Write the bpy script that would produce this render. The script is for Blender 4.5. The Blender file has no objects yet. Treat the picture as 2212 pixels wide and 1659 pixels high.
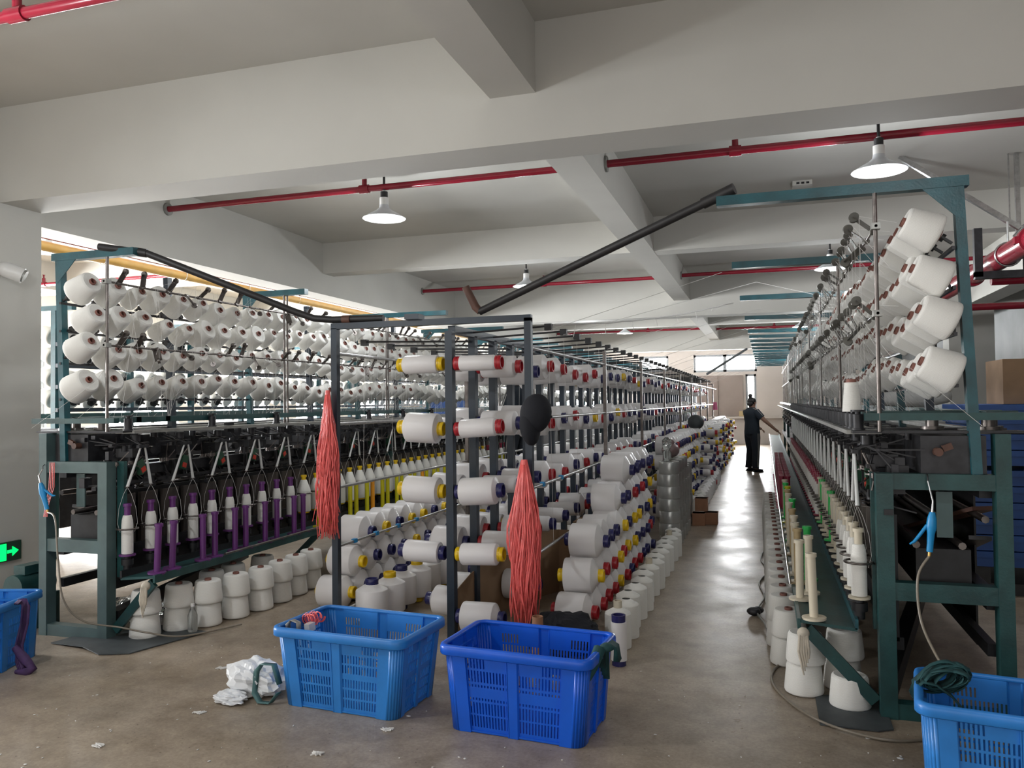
import bpy, math, random
from mathutils import Vector, Matrix, Quaternion, Euler
random.seed(7)
PI = math.pi
SC = bpy.context.scene
COL = SC.collection
V = Vector

# ------------------------------------------------------------------ mesh building helpers
class MB:
    def __init__(s): s.v = []; s.f = []; s.sm = []; s.mi = []
    def add(s, vs, fs, smooth=False, mat=0):
        o = len(s.v); s.v += [tuple(p) for p in vs]
        for f in fs:
            s.f.append(tuple(o + i for i in f)); s.sm.append(smooth); s.mi.append(mat)
        return s
    def hexa(s, c, mat=0):
        return s.add(c, [(0,3,2,1),(4,5,6,7),(0,1,5,4),(1,2,6,5),(2,3,7,6),(3,0,4,7)], False, mat)
    def box(s, x0, x1, y0, y1, z0, z1, mat=0, M=None):
        c = [V(p) for p in ((x0,y0,z0),(x1,y0,z0),(x1,y1,z0),(x0,y1,z0),(x0,y0,z1),(x1,y0,z1),(x1,y1,z1),(x0,y1,z1))]
        if M is not None: c = [M @ p for p in c]
        return s.hexa(c, mat)
    def bar(s, p, q, w, h, up=(0,0,1), mat=0):
        p, q = V(p), V(q); d = (q - p).normalized(); u = V(up)
        if abs(d.dot(u)) > .98: u = V((0,1,0)) if abs(d.y) < .9 else V((1,0,0))
        a = d.cross(u).normalized(); b = a.cross(d).normalized(); a *= w/2; b *= h/2
        return s.hexa([p-a-b, p+a-b, p+a+b, p-a+b, q-a-b, q+a-b, q+a+b, q-a+b], mat)
    def tube(s, pts, r, n=8, caps=True, mat=0):
        pts = [V(p) for p in pts]; m = len(pts)
        rr = r if isinstance(r, (list, tuple)) else [r]*m
        t0 = (pts[1]-pts[0]).normalized()
        a = t0.orthogonal().normalized(); vs = []
        for i, p in enumerate(pts):
            t = ((pts[min(i+1,m-1)]-p).normalized() + (p-pts[max(i-1,0)]).normalized())
            t = t.normalized() if t.length > 1e-6 else t0
            a = (a - t*a.dot(t)).normalized(); b = t.cross(a)
            for k in range(n):
                w = 2*PI*k/n; vs.append(p + (a*math.cos(w) + b*math.sin(w))*rr[i])
        fs = [(i*n+k, i*n+(k+1)%n, (i+1)*n+(k+1)%n, (i+1)*n+k) for i in range(m-1) for k in range(n)]
        s.add(vs, fs, n > 4, mat)
        if caps:
            s.add(vs[:n], [tuple(range(n-1,-1,-1))], False, mat); s.add(vs[-n:], [tuple(range(n))], False, mat)
        return s
    def lathe(s, secs, n=20, M=None, mat=0, ax='Z'):
        # secs: list of polylines of (r, z); every polyline is smooth inside, sharp against the next
        for sec in secs:
            vs = []
            for (r, z) in sec:
                for k in range(n):
                    w = 2*PI*k/n; vs.append(V((r*math.cos(w), r*math.sin(w), z)))
            fs = []
            for i in range(len(sec)-1):
                for k in range(n):
                    a, b, c, d = i*n+k, i*n+(k+1)%n, (i+1)*n+(k+1)%n, (i+1)*n+k
                    fs.append((a,b,c,d))
            if M is not None: vs = [M @ p for p in vs]
            s.add(vs, fs, True, mat)
        return s
    def cyl(s, p, q, r, n=14, mat=0, r2=None):
        p, q = V(p), V(q); L = (q-p).length
        M = Matrix.Translation(p) @ (V((0,0,1)).rotation_difference(q-p)).to_matrix().to_4x4()
        r2 = r if r2 is None else r2
        return s.lathe([[(0.0001,0),(r,0)], [(r,0),(r2,L)], [(r2,L),(0.0001,L)]], n, M, mat)
    def ball(s, c, r, n=12, m=8, mat=0, M=None):
        sx = r if isinstance(r, (tuple, list)) else (r,r,r)
        vs = []; c = V(c)
        for i in range(m+1):
            th = PI*i/m
            for k in range(n):
                ph = 2*PI*k/n
                p = V((sx[0]*math.sin(th)*math.cos(ph), sx[1]*math.sin(th)*math.sin(ph), sx[2]*math.cos(th)))
                vs.append((M @ p if M is not None else p) + c)
        fs = [(i*n+k, (i+1)*n+k, (i+1)*n+(k+1)%n, i*n+(k+1)%n) for i in range(m) for k in range(n)]
        return s.add(vs, fs, True, mat)
    def prism(s, poly, a, b, axis='Y', mat=0):
        # polygon given in the two other axes, extruded from a to b along axis
        def P(u, w, t):
            return V((u,t,w)) if axis == 'Y' else (V((t,u,w)) if axis == 'X' else V((u,w,t)))
        n = len(poly)
        vs = [P(u,w,a) for u,w in poly] + [P(u,w,b) for u,w in poly]
        fs = [tuple(range(n)), tuple(range(2*n-1,n-1,-1))] + [(i, n+i, n+(i+1)%n, (i+1)%n) for i in range(n)]
        return s.add(vs, fs, False, mat)
    def mesh(s, name, mats):
        me = bpy.data.meshes.new(name)
        me.from_pydata(s.v, [], s.f)
        me.polygons.foreach_set('use_smooth', s.sm); me.polygons.foreach_set('material_index', s.mi)
        for m in (mats if isinstance(mats, (list, tuple)) else [mats]): me.materials.append(m)
        me.update(); return me

def link(name, me, parent=None):
    o = bpy.data.objects.new(name, me); COL.objects.link(o)
    if parent is not None: o.parent = parent
    return o
def part(name, mb, mats, parent, sub_of=None):
    """a part whose mesh is written in world coordinates under a root standing somewhere unrotated"""
    me = mb.mesh(name, mats)
    if sub_of is not None:
        o = link(name, me, sub_of); return o
    o = link(name, me, parent); o.location = -parent.location; return o
def place(name, me, parent, loc, rot=None, sc=None):
    o = link(name, me, parent); o.location = V(loc) - parent.location
    if rot is not None:
        o.rotation_mode = 'QUATERNION'; o.rotation_quaternion = rot
    if sc is not None: o.scale = sc
    return o
def tag(o, label, cat, group=None, kind=None):
    if label: o['label'] = label
    if cat: o['category'] = cat
    if group: o['group'] = group
    if kind: o['kind'] = kind
    return o
def thing(name, label, cat, loc=(0,0,0), group=None):
    o = link(name, None); o.location = V(loc); o.empty_display_size = .1
    return tag(o, label, cat, group)
def solo(name, mb, mats, label, cat, group=None, kind=None):
    return tag(link(name, mb.mesh(name, mats)), label, cat, group, kind)
def struct(name, mb, mats):
    o = link(name, mb.mesh(name, mats)); o['kind'] = 'structure'; return o
def spawn(name, proto, label, cat, loc, rot=None, sc=None, group=None):
    r = link(name, None); r.location = V(loc); r.empty_display_size = .05
    if rot is not None:
        r.rotation_mode = 'QUATERNION'; r.rotation_quaternion = rot
    if sc is not None: r.scale = sc
    tag(r, label, cat, group)
    for it in proto:
        c = link(it[0], it[1], r)
        for sb in (it[2] if len(it) > 2 else ()): link(sb[0], sb[1], c)
    return r
def toward(d): return V((0,0,1)).rotation_difference(V(d))
def zspin(a): return Quaternion((0,0,1), a)

ONES = 'zeroth first second third fourth fifth sixth seventh eighth ninth tenth eleventh twelfth thirteenth fourteenth fifteenth sixteenth seventeenth eighteenth nineteenth'.split()
TENS = {2:('twentieth','twenty'),3:('thirtieth','thirty'),4:('fortieth','forty'),5:('fiftieth','fifty'),6:('sixtieth','sixty'),7:('seventieth','seventy')}
def nth(n):
    if n < 20: return ONES[n]
    t, u = divmod(n, 10)
    return TENS[t][0] if u == 0 else TENS[t][1] + '-' + ONES[u]

# ------------------------------------------------------------------ materials
def nodes(name):
    m = bpy.data.materials.new(name); m.use_nodes = True
    nt = m.node_tree; return m, nt, nt.nodes['Principled BSDF']
def mat(name, col, rough=.5, metal=0., noise=.0, nscale=8., bump=0., bscale=60., spec=.5, emit=None, es=1., alpha=None, trans=0.):
    m, nt, b = nodes(name); N = nt.nodes; L = nt.links
    b.inputs['Base Color'].default_value = (*col, 1); b.inputs['Roughness'].default_value = rough
    b.inputs['Metallic'].default_value = metal; b.inputs['Specular IOR Level'].default_value = spec
    if trans: b.inputs['Transmission Weight'].default_value = trans
    if emit: b.inputs['Emission Color'].default_value = (*emit, 1); b.inputs['Emission Strength'].default_value = es
    tc = N.new('ShaderNodeTexCoord')
    if noise:
        n = N.new('ShaderNodeTexNoise'); n.inputs['Scale'].default_value = nscale; n.inputs['Detail'].default_value = 6
        L.new(tc.outputs['Object'], n.inputs['Vector'])
        r = N.new('ShaderNodeValToRGB'); r.color_ramp.elements[0].position = .3; r.color_ramp.elements[1].position = .7
        r.color_ramp.elements[0].color = (*[c*(1-noise) for c in col], 1); r.color_ramp.elements[1].color = (*[min(1, c*(1+noise*.6)) for c in col], 1)
        L.new(n.outputs['Fac'], r.inputs['Fac']); L.new(r.outputs['Color'], b.inputs['Base Color'])
    if bump:
        n2 = N.new('ShaderNodeTexNoise'); n2.inputs['Scale'].default_value = bscale; n2.inputs['Detail'].default_value = 4
        L.new(tc.outputs['Object'], n2.inputs['Vector'])
        bp = N.new('ShaderNodeBump'); bp.inputs['Strength'].default_value = bump; bp.inputs['Distance'].default_value = .01
        L.new(n2.outputs['Fac'], bp.inputs['Height']); L.new(bp.outputs['Normal'], b.inputs['Normal'])
    return m
def yarn_mat(name, col, rough, scale, bump, sheen=.2):
    m, nt, b = nodes(name); N = nt.nodes; L = nt.links
    b.inputs['Roughness'].default_value = rough; b.inputs['Sheen Weight'].default_value = sheen
    b.inputs['Specular IOR Level'].default_value = .35
    tc = N.new('ShaderNodeTexCoord'); w = N.new('ShaderNodeTexWave'); w.wave_type = 'BANDS'; w.bands_direction = 'Z'
    w.inputs['Scale'].default_value = scale; w.inputs['Distortion'].default_value = 3.; w.inputs['Detail'].default_value = 2; w.inputs['Detail Scale'].default_value = 3
    L.new(tc.outputs['Object'], w.inputs['Vector'])
    r = N.new('ShaderNodeValToRGB'); r.color_ramp.elements[0].color = (*[c*.93 for c in col],1); r.color_ramp.elements[1].color = (*col,1)
    L.new(w.outputs['Fac'], r.inputs['Fac']); L.new(r.outputs['Color'], b.inputs['Base Color'])
    bp = N.new('ShaderNodeBump'); bp.inputs['Strength'].default_value = bump; bp.inputs['Distance'].default_value = .003
    L.new(w.outputs['Fac'], bp.inputs['Height']); L.new(bp.outputs['Normal'], b.inputs['Normal'])
    return m
M = {}
M['paint'] = mat('wall_paint', (.53,.52,.485), .8, noise=.05, nscale=1.3, bump=.05, bscale=25)
M['paint2'] = mat('wall_paint_far', (.52,.47,.44), .8, noise=.05, nscale=1.5)
M['teal'] = mat('teal_paint', (.009,.08,.10), .38, noise=.35, nscale=9, bump=.08, bscale=90)
M['green'] = mat('dark_green_paint', (.014,.062,.062), .42, noise=.4, nscale=7, bump=.1, bscale=80)
M['grgreen'] = mat('greygreen_paint', (.075,.125,.125), .45, noise=.25, nscale=6)
M['navy'] = mat('navy_paint', (.013,.025,.042), .4, noise=.3, nscale=8)
M['black'] = mat('black_iron', (.012,.012,.014), .5, noise=.5, nscale=20)
M['dark'] = mat('oily_dark_steel', (.028,.028,.032), .42, metal=.3, noise=.5, nscale=14)
M['brownboard'] = mat('dark_brown_board', (.045,.036,.03), .42, noise=.4, nscale=7)
M['steel'] = mat('steel', (.5,.5,.5), .28, metal=1., noise=.2, nscale=30)
M['rod'] = mat('dull_steel_rod', (.17,.15,.14), .35, metal=.85, noise=.4, nscale=14)
M['grey'] = mat('grey_zinc', (.33,.33,.31), .45, metal=.5, noise=.25, nscale=15)
M['bracket'] = mat('dull_bracket', (.13,.125,.11), .5, metal=.3, noise=.3, nscale=15)
M['wtube'] = mat('white_tube', (.62,.63,.62), .4)
M['yarn'] = yarn_mat('cotton_yarn', (.80,.79,.75), .75, 60, .25, .3)
M['silk'] = yarn_mat('filament_yarn', (.82,.80,.80), .3, 110, .12, .15)
M['silver'] = mat('wrapped_foil', (.5,.51,.5), .28, metal=.55, noise=.1, nscale=30)
M['core'] = mat('paper_core', (.22,.09,.07), .7, noise=.2, nscale=30)
M['hole'] = mat('core_hole', (.03,.02,.02), .9)
M['yellow'] = mat('yellow_plastic', (.80,.53,.01), .3)
M['red'] = mat('red_plastic', (.42,.02,.03), .3)
M['navyp'] = mat('navy_plastic', (.022,.022,.11), .3)
M['purple'] = mat('purple_plastic', (.13,.03,.17), .35)
M['lime'] = mat('lime_yellow_plastic', (.63,.58,.01), .35)
M['orange'] = mat('orange_plastic', (.83,.33,.01), .35)
M['cream'] = mat('cream_plastic', (.60,.54,.42), .4)
M['tan'] = mat('tan_plastic', (.45,.34,.18), .4)
M['grn'] = mat('green_plastic', (.03,.50,.10), .35)
M['crimson'] = mat('crimson_plastic', (.27,.012,.045), .32)
M['blueA'] = mat('blue_plastic_lit_dusty', (.025,.21,.62), .38, noise=.18, nscale=5)  # dusty plastic, with the light falling on it mixed into the paler blue
M['blueB'] = mat('blue_plastic_shaded', (.004,.105,.66), .34, noise=.12, nscale=5)  # same blue plastic, painted deeper to stand for weaker light
M['blueC'] = mat('blue_plastic_pallet', (.01,.075,.30), .45, noise=.25, nscale=5)
M['gunblue'] = mat('bright_blue_plastic', (.01,.26,.58), .35)
M['redpipe'] = mat('red_gloss_paint', (.25,.012,.028), .22, noise=.12, nscale=6)
M['yellowpipe'] = mat('ochre_pipe_paint', (.52,.31,.08), .4, noise=.15, nscale=6)
M['darkpipe'] = mat('black_pipe_wrap', (.018,.017,.018), .5, noise=.3, nscale=20)
M['rust'] = mat('rusty_pipe', (.10,.045,.03), .55, noise=.4, nscale=12)
M['carton'] = mat('cardboard', (.30,.19,.11), .8, noise=.15, nscale=6)
M['kraft'] = mat('kraft_box', (.38,.19,.11), .75, noise=.12, nscale=10)
M['ink'] = mat('black_ink', (.03,.02,.015), .8)
M['sack'] = mat('woven_sack', (.62,.62,.60), .7, noise=.08, nscale=20, bump=.1)
M['bag'] = mat('white_plastic_bag', (.80,.82,.85), .35, bump=.15, bscale=18)
M['coral'] = mat('coral_ribbon', (1.,.16,.15), .3, noise=.2, nscale=25)
M['cloth'] = mat('black_cloth', (.008,.009,.014), .85, bump=.1, bscale=200)
M['tcloth'] = mat('teal_cloth', (.01,.06,.065), .8, noise=.3, nscale=20)
M['strap'] = mat('teal_strap', (.07,.17,.17), .5, noise=.2, nscale=20)
M['pcloth'] = mat('purple_cloth', (.06,.025,.10), .75, noise=.3, nscale=20)
M['creamcloth'] = mat('cream_cloth', (.5,.45,.37), .8, noise=.2, nscale=25)
M['rubber'] = mat('grey_rubber_mat', (.055,.065,.07), .6, noise=.25, nscale=12)
M['hose'] = mat('clear_brown_hose', (.22,.19,.15), .3)
M['brass'] = mat('brass', (.6,.4,.15), .3, metal=1.)
M['white'] = mat('white_plastic', (.75,.75,.74), .4)
M['shade'] = mat('enamel_shade', (.55,.57,.6), .3)
M['bulb'] = mat('led_bulb', (1,1,1), .5, emit=(.9,.96,1.), es=5)
M['exitgreen'] = mat('exit_lit_green', (.0,.5,.1), .5, emit=(.0,.9,.12), es=1.6)
M['exitboard'] = mat('exit_board', (.01,.045,.03), .4)
M['skin'] = mat('skin', (.36,.20,.14), .55)
M['hair'] = mat('black_hair', (.012,.010,.010), .5)
M['shirt'] = mat('navy_tshirt', (.016,.024,.036), .85)
M['trousers'] = mat('dark_track_trousers', (.014,.02,.03), .85)
M['stripe'] = mat('pale_stripe', (.5,.48,.45), .8)
M['water'] = mat('clear_plastic', (.75,.78,.77), .12, trans=.9)
M['lint'] = mat('lint', (.75,.74,.72), .9)
M['thread'] = mat('thread', (.72,.71,.69), .7)
M['redlabel'] = mat('red_button', (.65,.05,.03), .4)
M['ctrl'] = mat('green_control_box', (.025,.09,.05), .45)
M['sheet'] = mat('grey_sheet', (.17,.18,.185), .55, noise=.3, nscale=1.2)
M['brownpanel'] = mat('brown_grey_panel', (.26,.21,.19), .6, noise=.1, nscale=2)
M['frame'] = mat('window_frame_grey', (.25,.27,.29), .5)
M['sky'] = mat('daylight_sky', (1,1,1), .9, emit=(.97,.99,1.), es=9)
M['pink'] = mat('pink_plastic', (.7,.15,.3), .4)
M['mauve'] = mat('mauve_plastic_bag', (.25,.17,.17), .3, bump=.1)

def floor_mat():
    m, nt, b = nodes('polished_concrete'); N = nt.nodes; L = nt.links
    tc = N.new('ShaderNodeTexCoord')
    def noise(sc, det=6, rg=.6):
        n = N.new('ShaderNodeTexNoise'); n.inputs['Scale'].default_value = sc; n.inputs['Detail'].default_value = det; n.inputs['Roughness'].default_value = rg
        L.new(tc.outputs['Object'], n.inputs['Vector']); return n
    def ramp(src, p0, c0, p1, c1):
        r = N.new('ShaderNodeValToRGB'); e = r.color_ramp.elements
        e[0].position = p0; e[0].color = (*c0,1); e[1].position = p1; e[1].color = (*c1,1)
        L.new(src, r.inputs['Fac']); return r
    big = ramp(noise(.9).outputs['Fac'], .32, (.315,.25,.18), .68, (.41,.35,.285))
    med = ramp(noise(5.5, 8, .7).outputs['Fac'], .35, (.72,.70,.68), .62, (1.06,1.06,1.06))
    fine = ramp(noise(60, 4, .7).outputs['Fac'], .35, (.82,.81,.80), .66, (1.08,1.08,1.08))
    vor = N.new('ShaderNodeTexVoronoi'); vor.inputs['Scale'].default_value = 26; L.new(tc.outputs['Object'], vor.inputs['Vector'])
    spk = ramp(vor.outputs['Distance'], .045, (1.7,1.65,1.55), .075, (1,1,1))
    vor2 = N.new('ShaderNodeTexVoronoi'); vor2.inputs['Scale'].default_value = 17; L.new(tc.outputs['Object'], vor2.inputs['Vector'])
    spk2 = ramp(vor2.outputs['Distance'], .05, (.45,.42,.4), .09, (1,1,1))
    prev = big.outputs['Color']
    for r in (med, fine, spk, spk2):
        x = N.new('ShaderNodeMix'); x.data_type = 'RGBA'; x.blend_type = 'MULTIPLY'; x.inputs['Factor'].default_value = 1
        L.new(prev, x.inputs[6]); L.new(r.outputs['Color'], x.inputs[7]); prev = x.outputs[2]
    L.new(prev, b.inputs['Base Color'])
    rr = N.new('ShaderNodeMapRange'); rr.inputs['From Min'].default_value = .3; rr.inputs['From Max'].default_value = .7
    rr.inputs['To Min'].default_value = .27; rr.inputs['To Max'].default_value = .47
    L.new(noise(2.2, 7, .65).outputs['Fac'], rr.inputs['Value']); L.new(rr.outputs['Result'], b.inputs['Roughness'])
    bp = N.new('ShaderNodeBump'); bp.inputs['Strength'].default_value = .12; bp.inputs['Distance'].default_value = .01
    L.new(noise(3.5, 3, .5).outputs['Fac'], bp.inputs['Height']); L.new(bp.outputs['Normal'], b.inputs['Normal'])
    b.inputs['Specular IOR Level'].default_value = .4
    return m
M['floor'] = floor_mat()

# ------------------------------------------------------------------ setting
XL, XR, YB, YF, ZC = -13.5, 4.4, -4.0, 29.2, 3.9
struct('floor', MB().box(XL-.3, XR+.3, YB, YF+.3, -.1, 0), M['floor'])
struct('ceiling', MB().box(XL-.3, XR+.3, YB, YF+.3, ZC, ZC+.12), M['paint'])
def wall_grid(mb, us, zs, holes, emit):
    for i in range(len(us)-1):
        for j in range(len(zs)-1):
            uc, zc = (us[i]+us[i+1])/2, (zs[j]+zs[j+1])/2
            if any(h[0] < uc < h[1] and h[2] < zc < h[3] for h in holes): continue
            emit(mb, us[i], us[i+1], zs[j], zs[j+1])
def wall_with_holes(name, axis, a0, a1, t0, t1, z1, holes, m):
    us = sorted({a0, a1, *[h[0] for h in holes], *[h[1] for h in holes]}); zs = sorted({0, z1, *[h[2] for h in holes], *[h[3] for h in holes]})
    mb = MB()
    if axis == 'Y': wall_grid(mb, us, zs, holes, lambda b,u0,u1,w0,w1: b.box(u0,u1,t0,t1,w0,w1))
    else: wall_grid(mb, us, zs, holes, lambda b,u0,u1,w0,w1: b.box(t0,t1,u0,u1,w0,w1))
    return struct(name, mb, m)
FH = [(-2.41,-.24,2.55,3.17), (-.63,-.27,.95,2.45), (-4.35,-3.3,2.6,3.17), (-7.6,-5.2,1.1,3.1)]
wall_with_holes('wall_far', 'Y', XL-.3, XR+.3, YF, YF+.25, ZC, FH, M['paint2'])
LH = [(y, y+2.3, .95, 2.75) for y in (2.2, 6.2, 9.9, 13.6, 17.3, 21.0, 24.7)]
wall_with_holes('wall_left', 'X', YB, YF+.3, XL-.25, XL, ZC, LH, M['paint'])
struct('wall_right', MB().box(XR, XR+.2, YB, YF+.3, 0, ZC), M['sheet'])
wn = 0
def window(axis, h, t, mull):
    global wn; wn += 1
    mb = MB(); w = .075
    def bx(u0,u1,z0,z1):
        if axis == 'Y': mb.box(u0,u1,t+.06,t+.12,z0,z1)
        else: mb.box(t-.12,t-.06,u0,u1,z0,z1)
    bx(h[0],h[1],h[2],h[2]+w); bx(h[0],h[1],h[3]-w,h[3]); bx(h[0],h[0]+w,h[2],h[3]); bx(h[1]-w,h[1],h[2],h[3])
    for k in range(1, mull):
        c = h[0] + (h[1]-h[0])*k/mull; bx(c-w/2-.02,c+w/2+.02,h[2],h[3])
    struct('window_%d' % wn, mb, M['frame'])
for h, k in zip(FH, (2,1,1,3)): window('Y', h, YF, k)
for h in LH: window('X', h, XL, 3)
sk = MB()
sk.add([(-14,YF+1.2,-1),(5,YF+1.2,-1),(5,YF+1.2,6),(-14,YF+1.2,6)], [(0,1,2,3)])
sk.add([(XL-1.4,YB-2,-1),(XL-1.4,YF+2,-1),(XL-1.4,YF+2,6),(XL-1.4,YB-2,6)], [(0,1,2,3)])
struct('sky_backdrop', sk, M['sky'])
# beams
ZM, ZS = 3.15, 3.455
bn = 0
def beam(x0,x1,y0,y1,z):
    global bn; bn += 1
    struct('trim_%d' % bn, MB().box(x0,x1,y0,y1,z,ZC+.02), M['paint'])
for y0, y1, z in ((4.72,5.10,ZM),(10.25,10.55,ZS),(15.45,15.85,ZM),(20.6,20.9,ZS),(26.0,26.4,ZM),(-.4,-.1,ZS)): beam(XL,XR,y0,y1,z)
for x0, x1, z in ((-1.62,-1.32,ZS),(-6.49,-6.13,ZM),(3.38,3.74,ZM),(-11.3,-11.0,ZS)): beam(x0,x1,YB,YF,z-.001)
struct('wall_pillar', MB().box(-6.4,-5.70,4.45,5.10,0,ZM+.01), M['paint'])
struct('wall_pillar', MB().box(3.06,3.76,15.42,15.9,0,ZC), M['paint'])
# far wall fittings
struct('door_1', MB().box(-2.45,-.72,YF-.06,YF-.005,.98,2.42).box(-1.62,-1.58,YF-.09,YF-.06,.98,2.42), M['brownpanel'])
struct('trim_ledge', MB().box(-3.2,XR,YF-.16,YF-.002,.9,.97), M['paint2'])

# ------------------------------------------------------------------ small repeated things (prototypes)
def flanged(r, h, rf, tf, top_r, tt, n=16, rin=None):
    rin = rin or r*.72
    return MB().lathe([[(.001,0),(rf,0)], [(rf,0),(rf,tf)], [(rf,tf),(r,tf+.002)], [(r,tf+.002),(r,h-tt)], [(r,h-tt),(top_r,h-tt)], [(top_r,h-tt),(top_r,h)], [(top_r,h),(rin,h)], [(rin,h),(rin,h-.05)], [(rin,h-.05),(.001,h-.05)]], n)
def cone_proto(key, rb, rt, h, n=24):
    y = MB().lathe([[(.03,.004),(rb-.01,0)], [(rb-.01,0),(rb-.003,.004),(rb,.012),(rb-.001,.03),(rt+.002,h-.014),(rt-.003,h-.004),(rt-.010,h)], [(rt-.010,h),(.022,h-.004)]], n)
    c = MB().lathe([[(.0235,h-.02),(.0225,h+.010)], [(.0225,h+.010),(.0165,h+.010)], [(.0165,h+.010),(.015,h-.03)]], 16)
    c.lathe([[(.031,-.012),(.031,.006)], [(.031,-.012),(.001,-.012)], [(.031,.006),(.0235,h-.02)]], 16)
    hl = MB().lathe([[(.0155,h-.03),(.0001,h-.03)]], 12)
    c.v += []; 
    o = len(c.v); c.add([tuple(p) for p in hl.v], hl.f, False, 1)
    return [('yarn_winding', y.mesh('cone_yarn_'+key, M['yarn'])), ('paper_core', c.mesh('cone_core_'+key, [M['core'], M['hole']]))]
CONES = [cone_proto('full', .096, .076, .165), cone_proto('mid', .085, .066, .165), cone_proto('slim', .072, .052, .165), cone_proto('big', .104, .084, .165)]
FCONE = cone_proto('floor', .099, .085, .154)
def bobbin_proto(key, r, cap, L=.25, cl=.042, capr=.044, n=24, taper=.4):
    # axis along Z, centred on 0; caps at both ends
    h = L/2; taper = .6 if r > .09 else taper; cl = cl*.85; capr = .046; sh = max(.012, (r-capr)*taper)
    y = MB().lathe([[(capr*.9,-h),(r-.004,-h+sh*.3)], [(r-.004,-h+sh*.3),(r,-h+sh*.3+.006),(r,h-sh-.006),(r-.004,h-sh)], [(r-.004,h-sh),(capr*.9,h)]], n)
    def capm(s):
        z0, z1 = h-.004, h+cl
        secs = [[(capr,z0),(capr,z0+cl*.35)], [(capr-.002,z0+cl*.35),(capr-.002,z0+cl*.5)], [(capr,z0+cl*.5),(capr,z1-.003),(capr-.003,z1)], [(capr-.003,z1),(capr-.011,z1)], [(capr-.011,z1),(capr-.013,z1-.03)], [(capr-.013,z1-.03),(.0001,z1-.03)]]
        if s < 0: secs = [[(a,-b) for a,b in q][::-1] for q in secs]
        return MB().lathe(secs, 18)
    cm = M[cap]
    return [('yarn_winding', y.mesh('bobbin_yarn_'+key, M['silk'])), ('end_cap', capm(1).mesh('bobbin_cap_'+key, cm)), ('end_cap', capm(-1).mesh('bobbin_cap2_'+key, cm))]
BOB = {}
def bob(r, cap):
    k = '%s%d' % (cap, round(r*1000))
    if k not in BOB: BOB[k] = bobbin_proto(k, r, cap)
    return BOB[k]
CAPW = {'yellow':'yellow', 'red':'red', 'navyp':'navy'}

def tube_proto(key, color, yarn=None):
    t = flanged(.021, .325, .058, .011, .027, .018)
    p = [('tube', t.mesh('tube_'+key, M[color]))]
    return p
def spindle_proto(key, color, kind):
    t = flanged(.020, .345, .052, .010, .027, .018)
    p = [('tube', t.mesh('spindle_tube_'+key, M[color]))]
    if kind == 'slim':
        y = MB().lathe([[(.021,.012),(.036,.014)], [(.036,.014),(.037,.02),(.037,.20),(.034,.235),(.027,.265)], [(.027,.265),(.021,.268)]], 20)
    elif kind == 'fat':
        y = MB().lathe([[(.021,.012),(.06,.014)], [(.06,.014),(.062,.022),(.062,.20)], [(.062,.20),(.06,.212),(.028,.30)], [(.028,.30),(.021,.302)]], 24)
    else:
        y = None
    if y: p.append(('yarn_winding', y.mesh('spindle_yarn_'+key, M['yarn'])))
    return p
T = {c: tube_proto(c, c) for c in ('purple','lime','orange','cream','tan','grn','crimson')}
S = {('purple','slim'): spindle_proto('ps','purple','slim'), ('yellow','fat'): spindle_proto('yf','yellow','fat'),
     ('cream','slim'): spindle_proto('cs','cream','slim'), ('cream','bare'): spindle_proto('cb','cream','bare'), ('grn','bare'): spindle_proto('gb','grn','bare'), ('crimson','slim'): spindle_proto('rs','crimson','slim'), ('lime','fat'): spindle_proto('lf','lime','fat')}
CN = {'purple':'purple','lime':'lime yellow','orange':'orange','cream':'cream','tan':'tan','grn':'green','crimson':'crimson','yellow':'yellow'}

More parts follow.
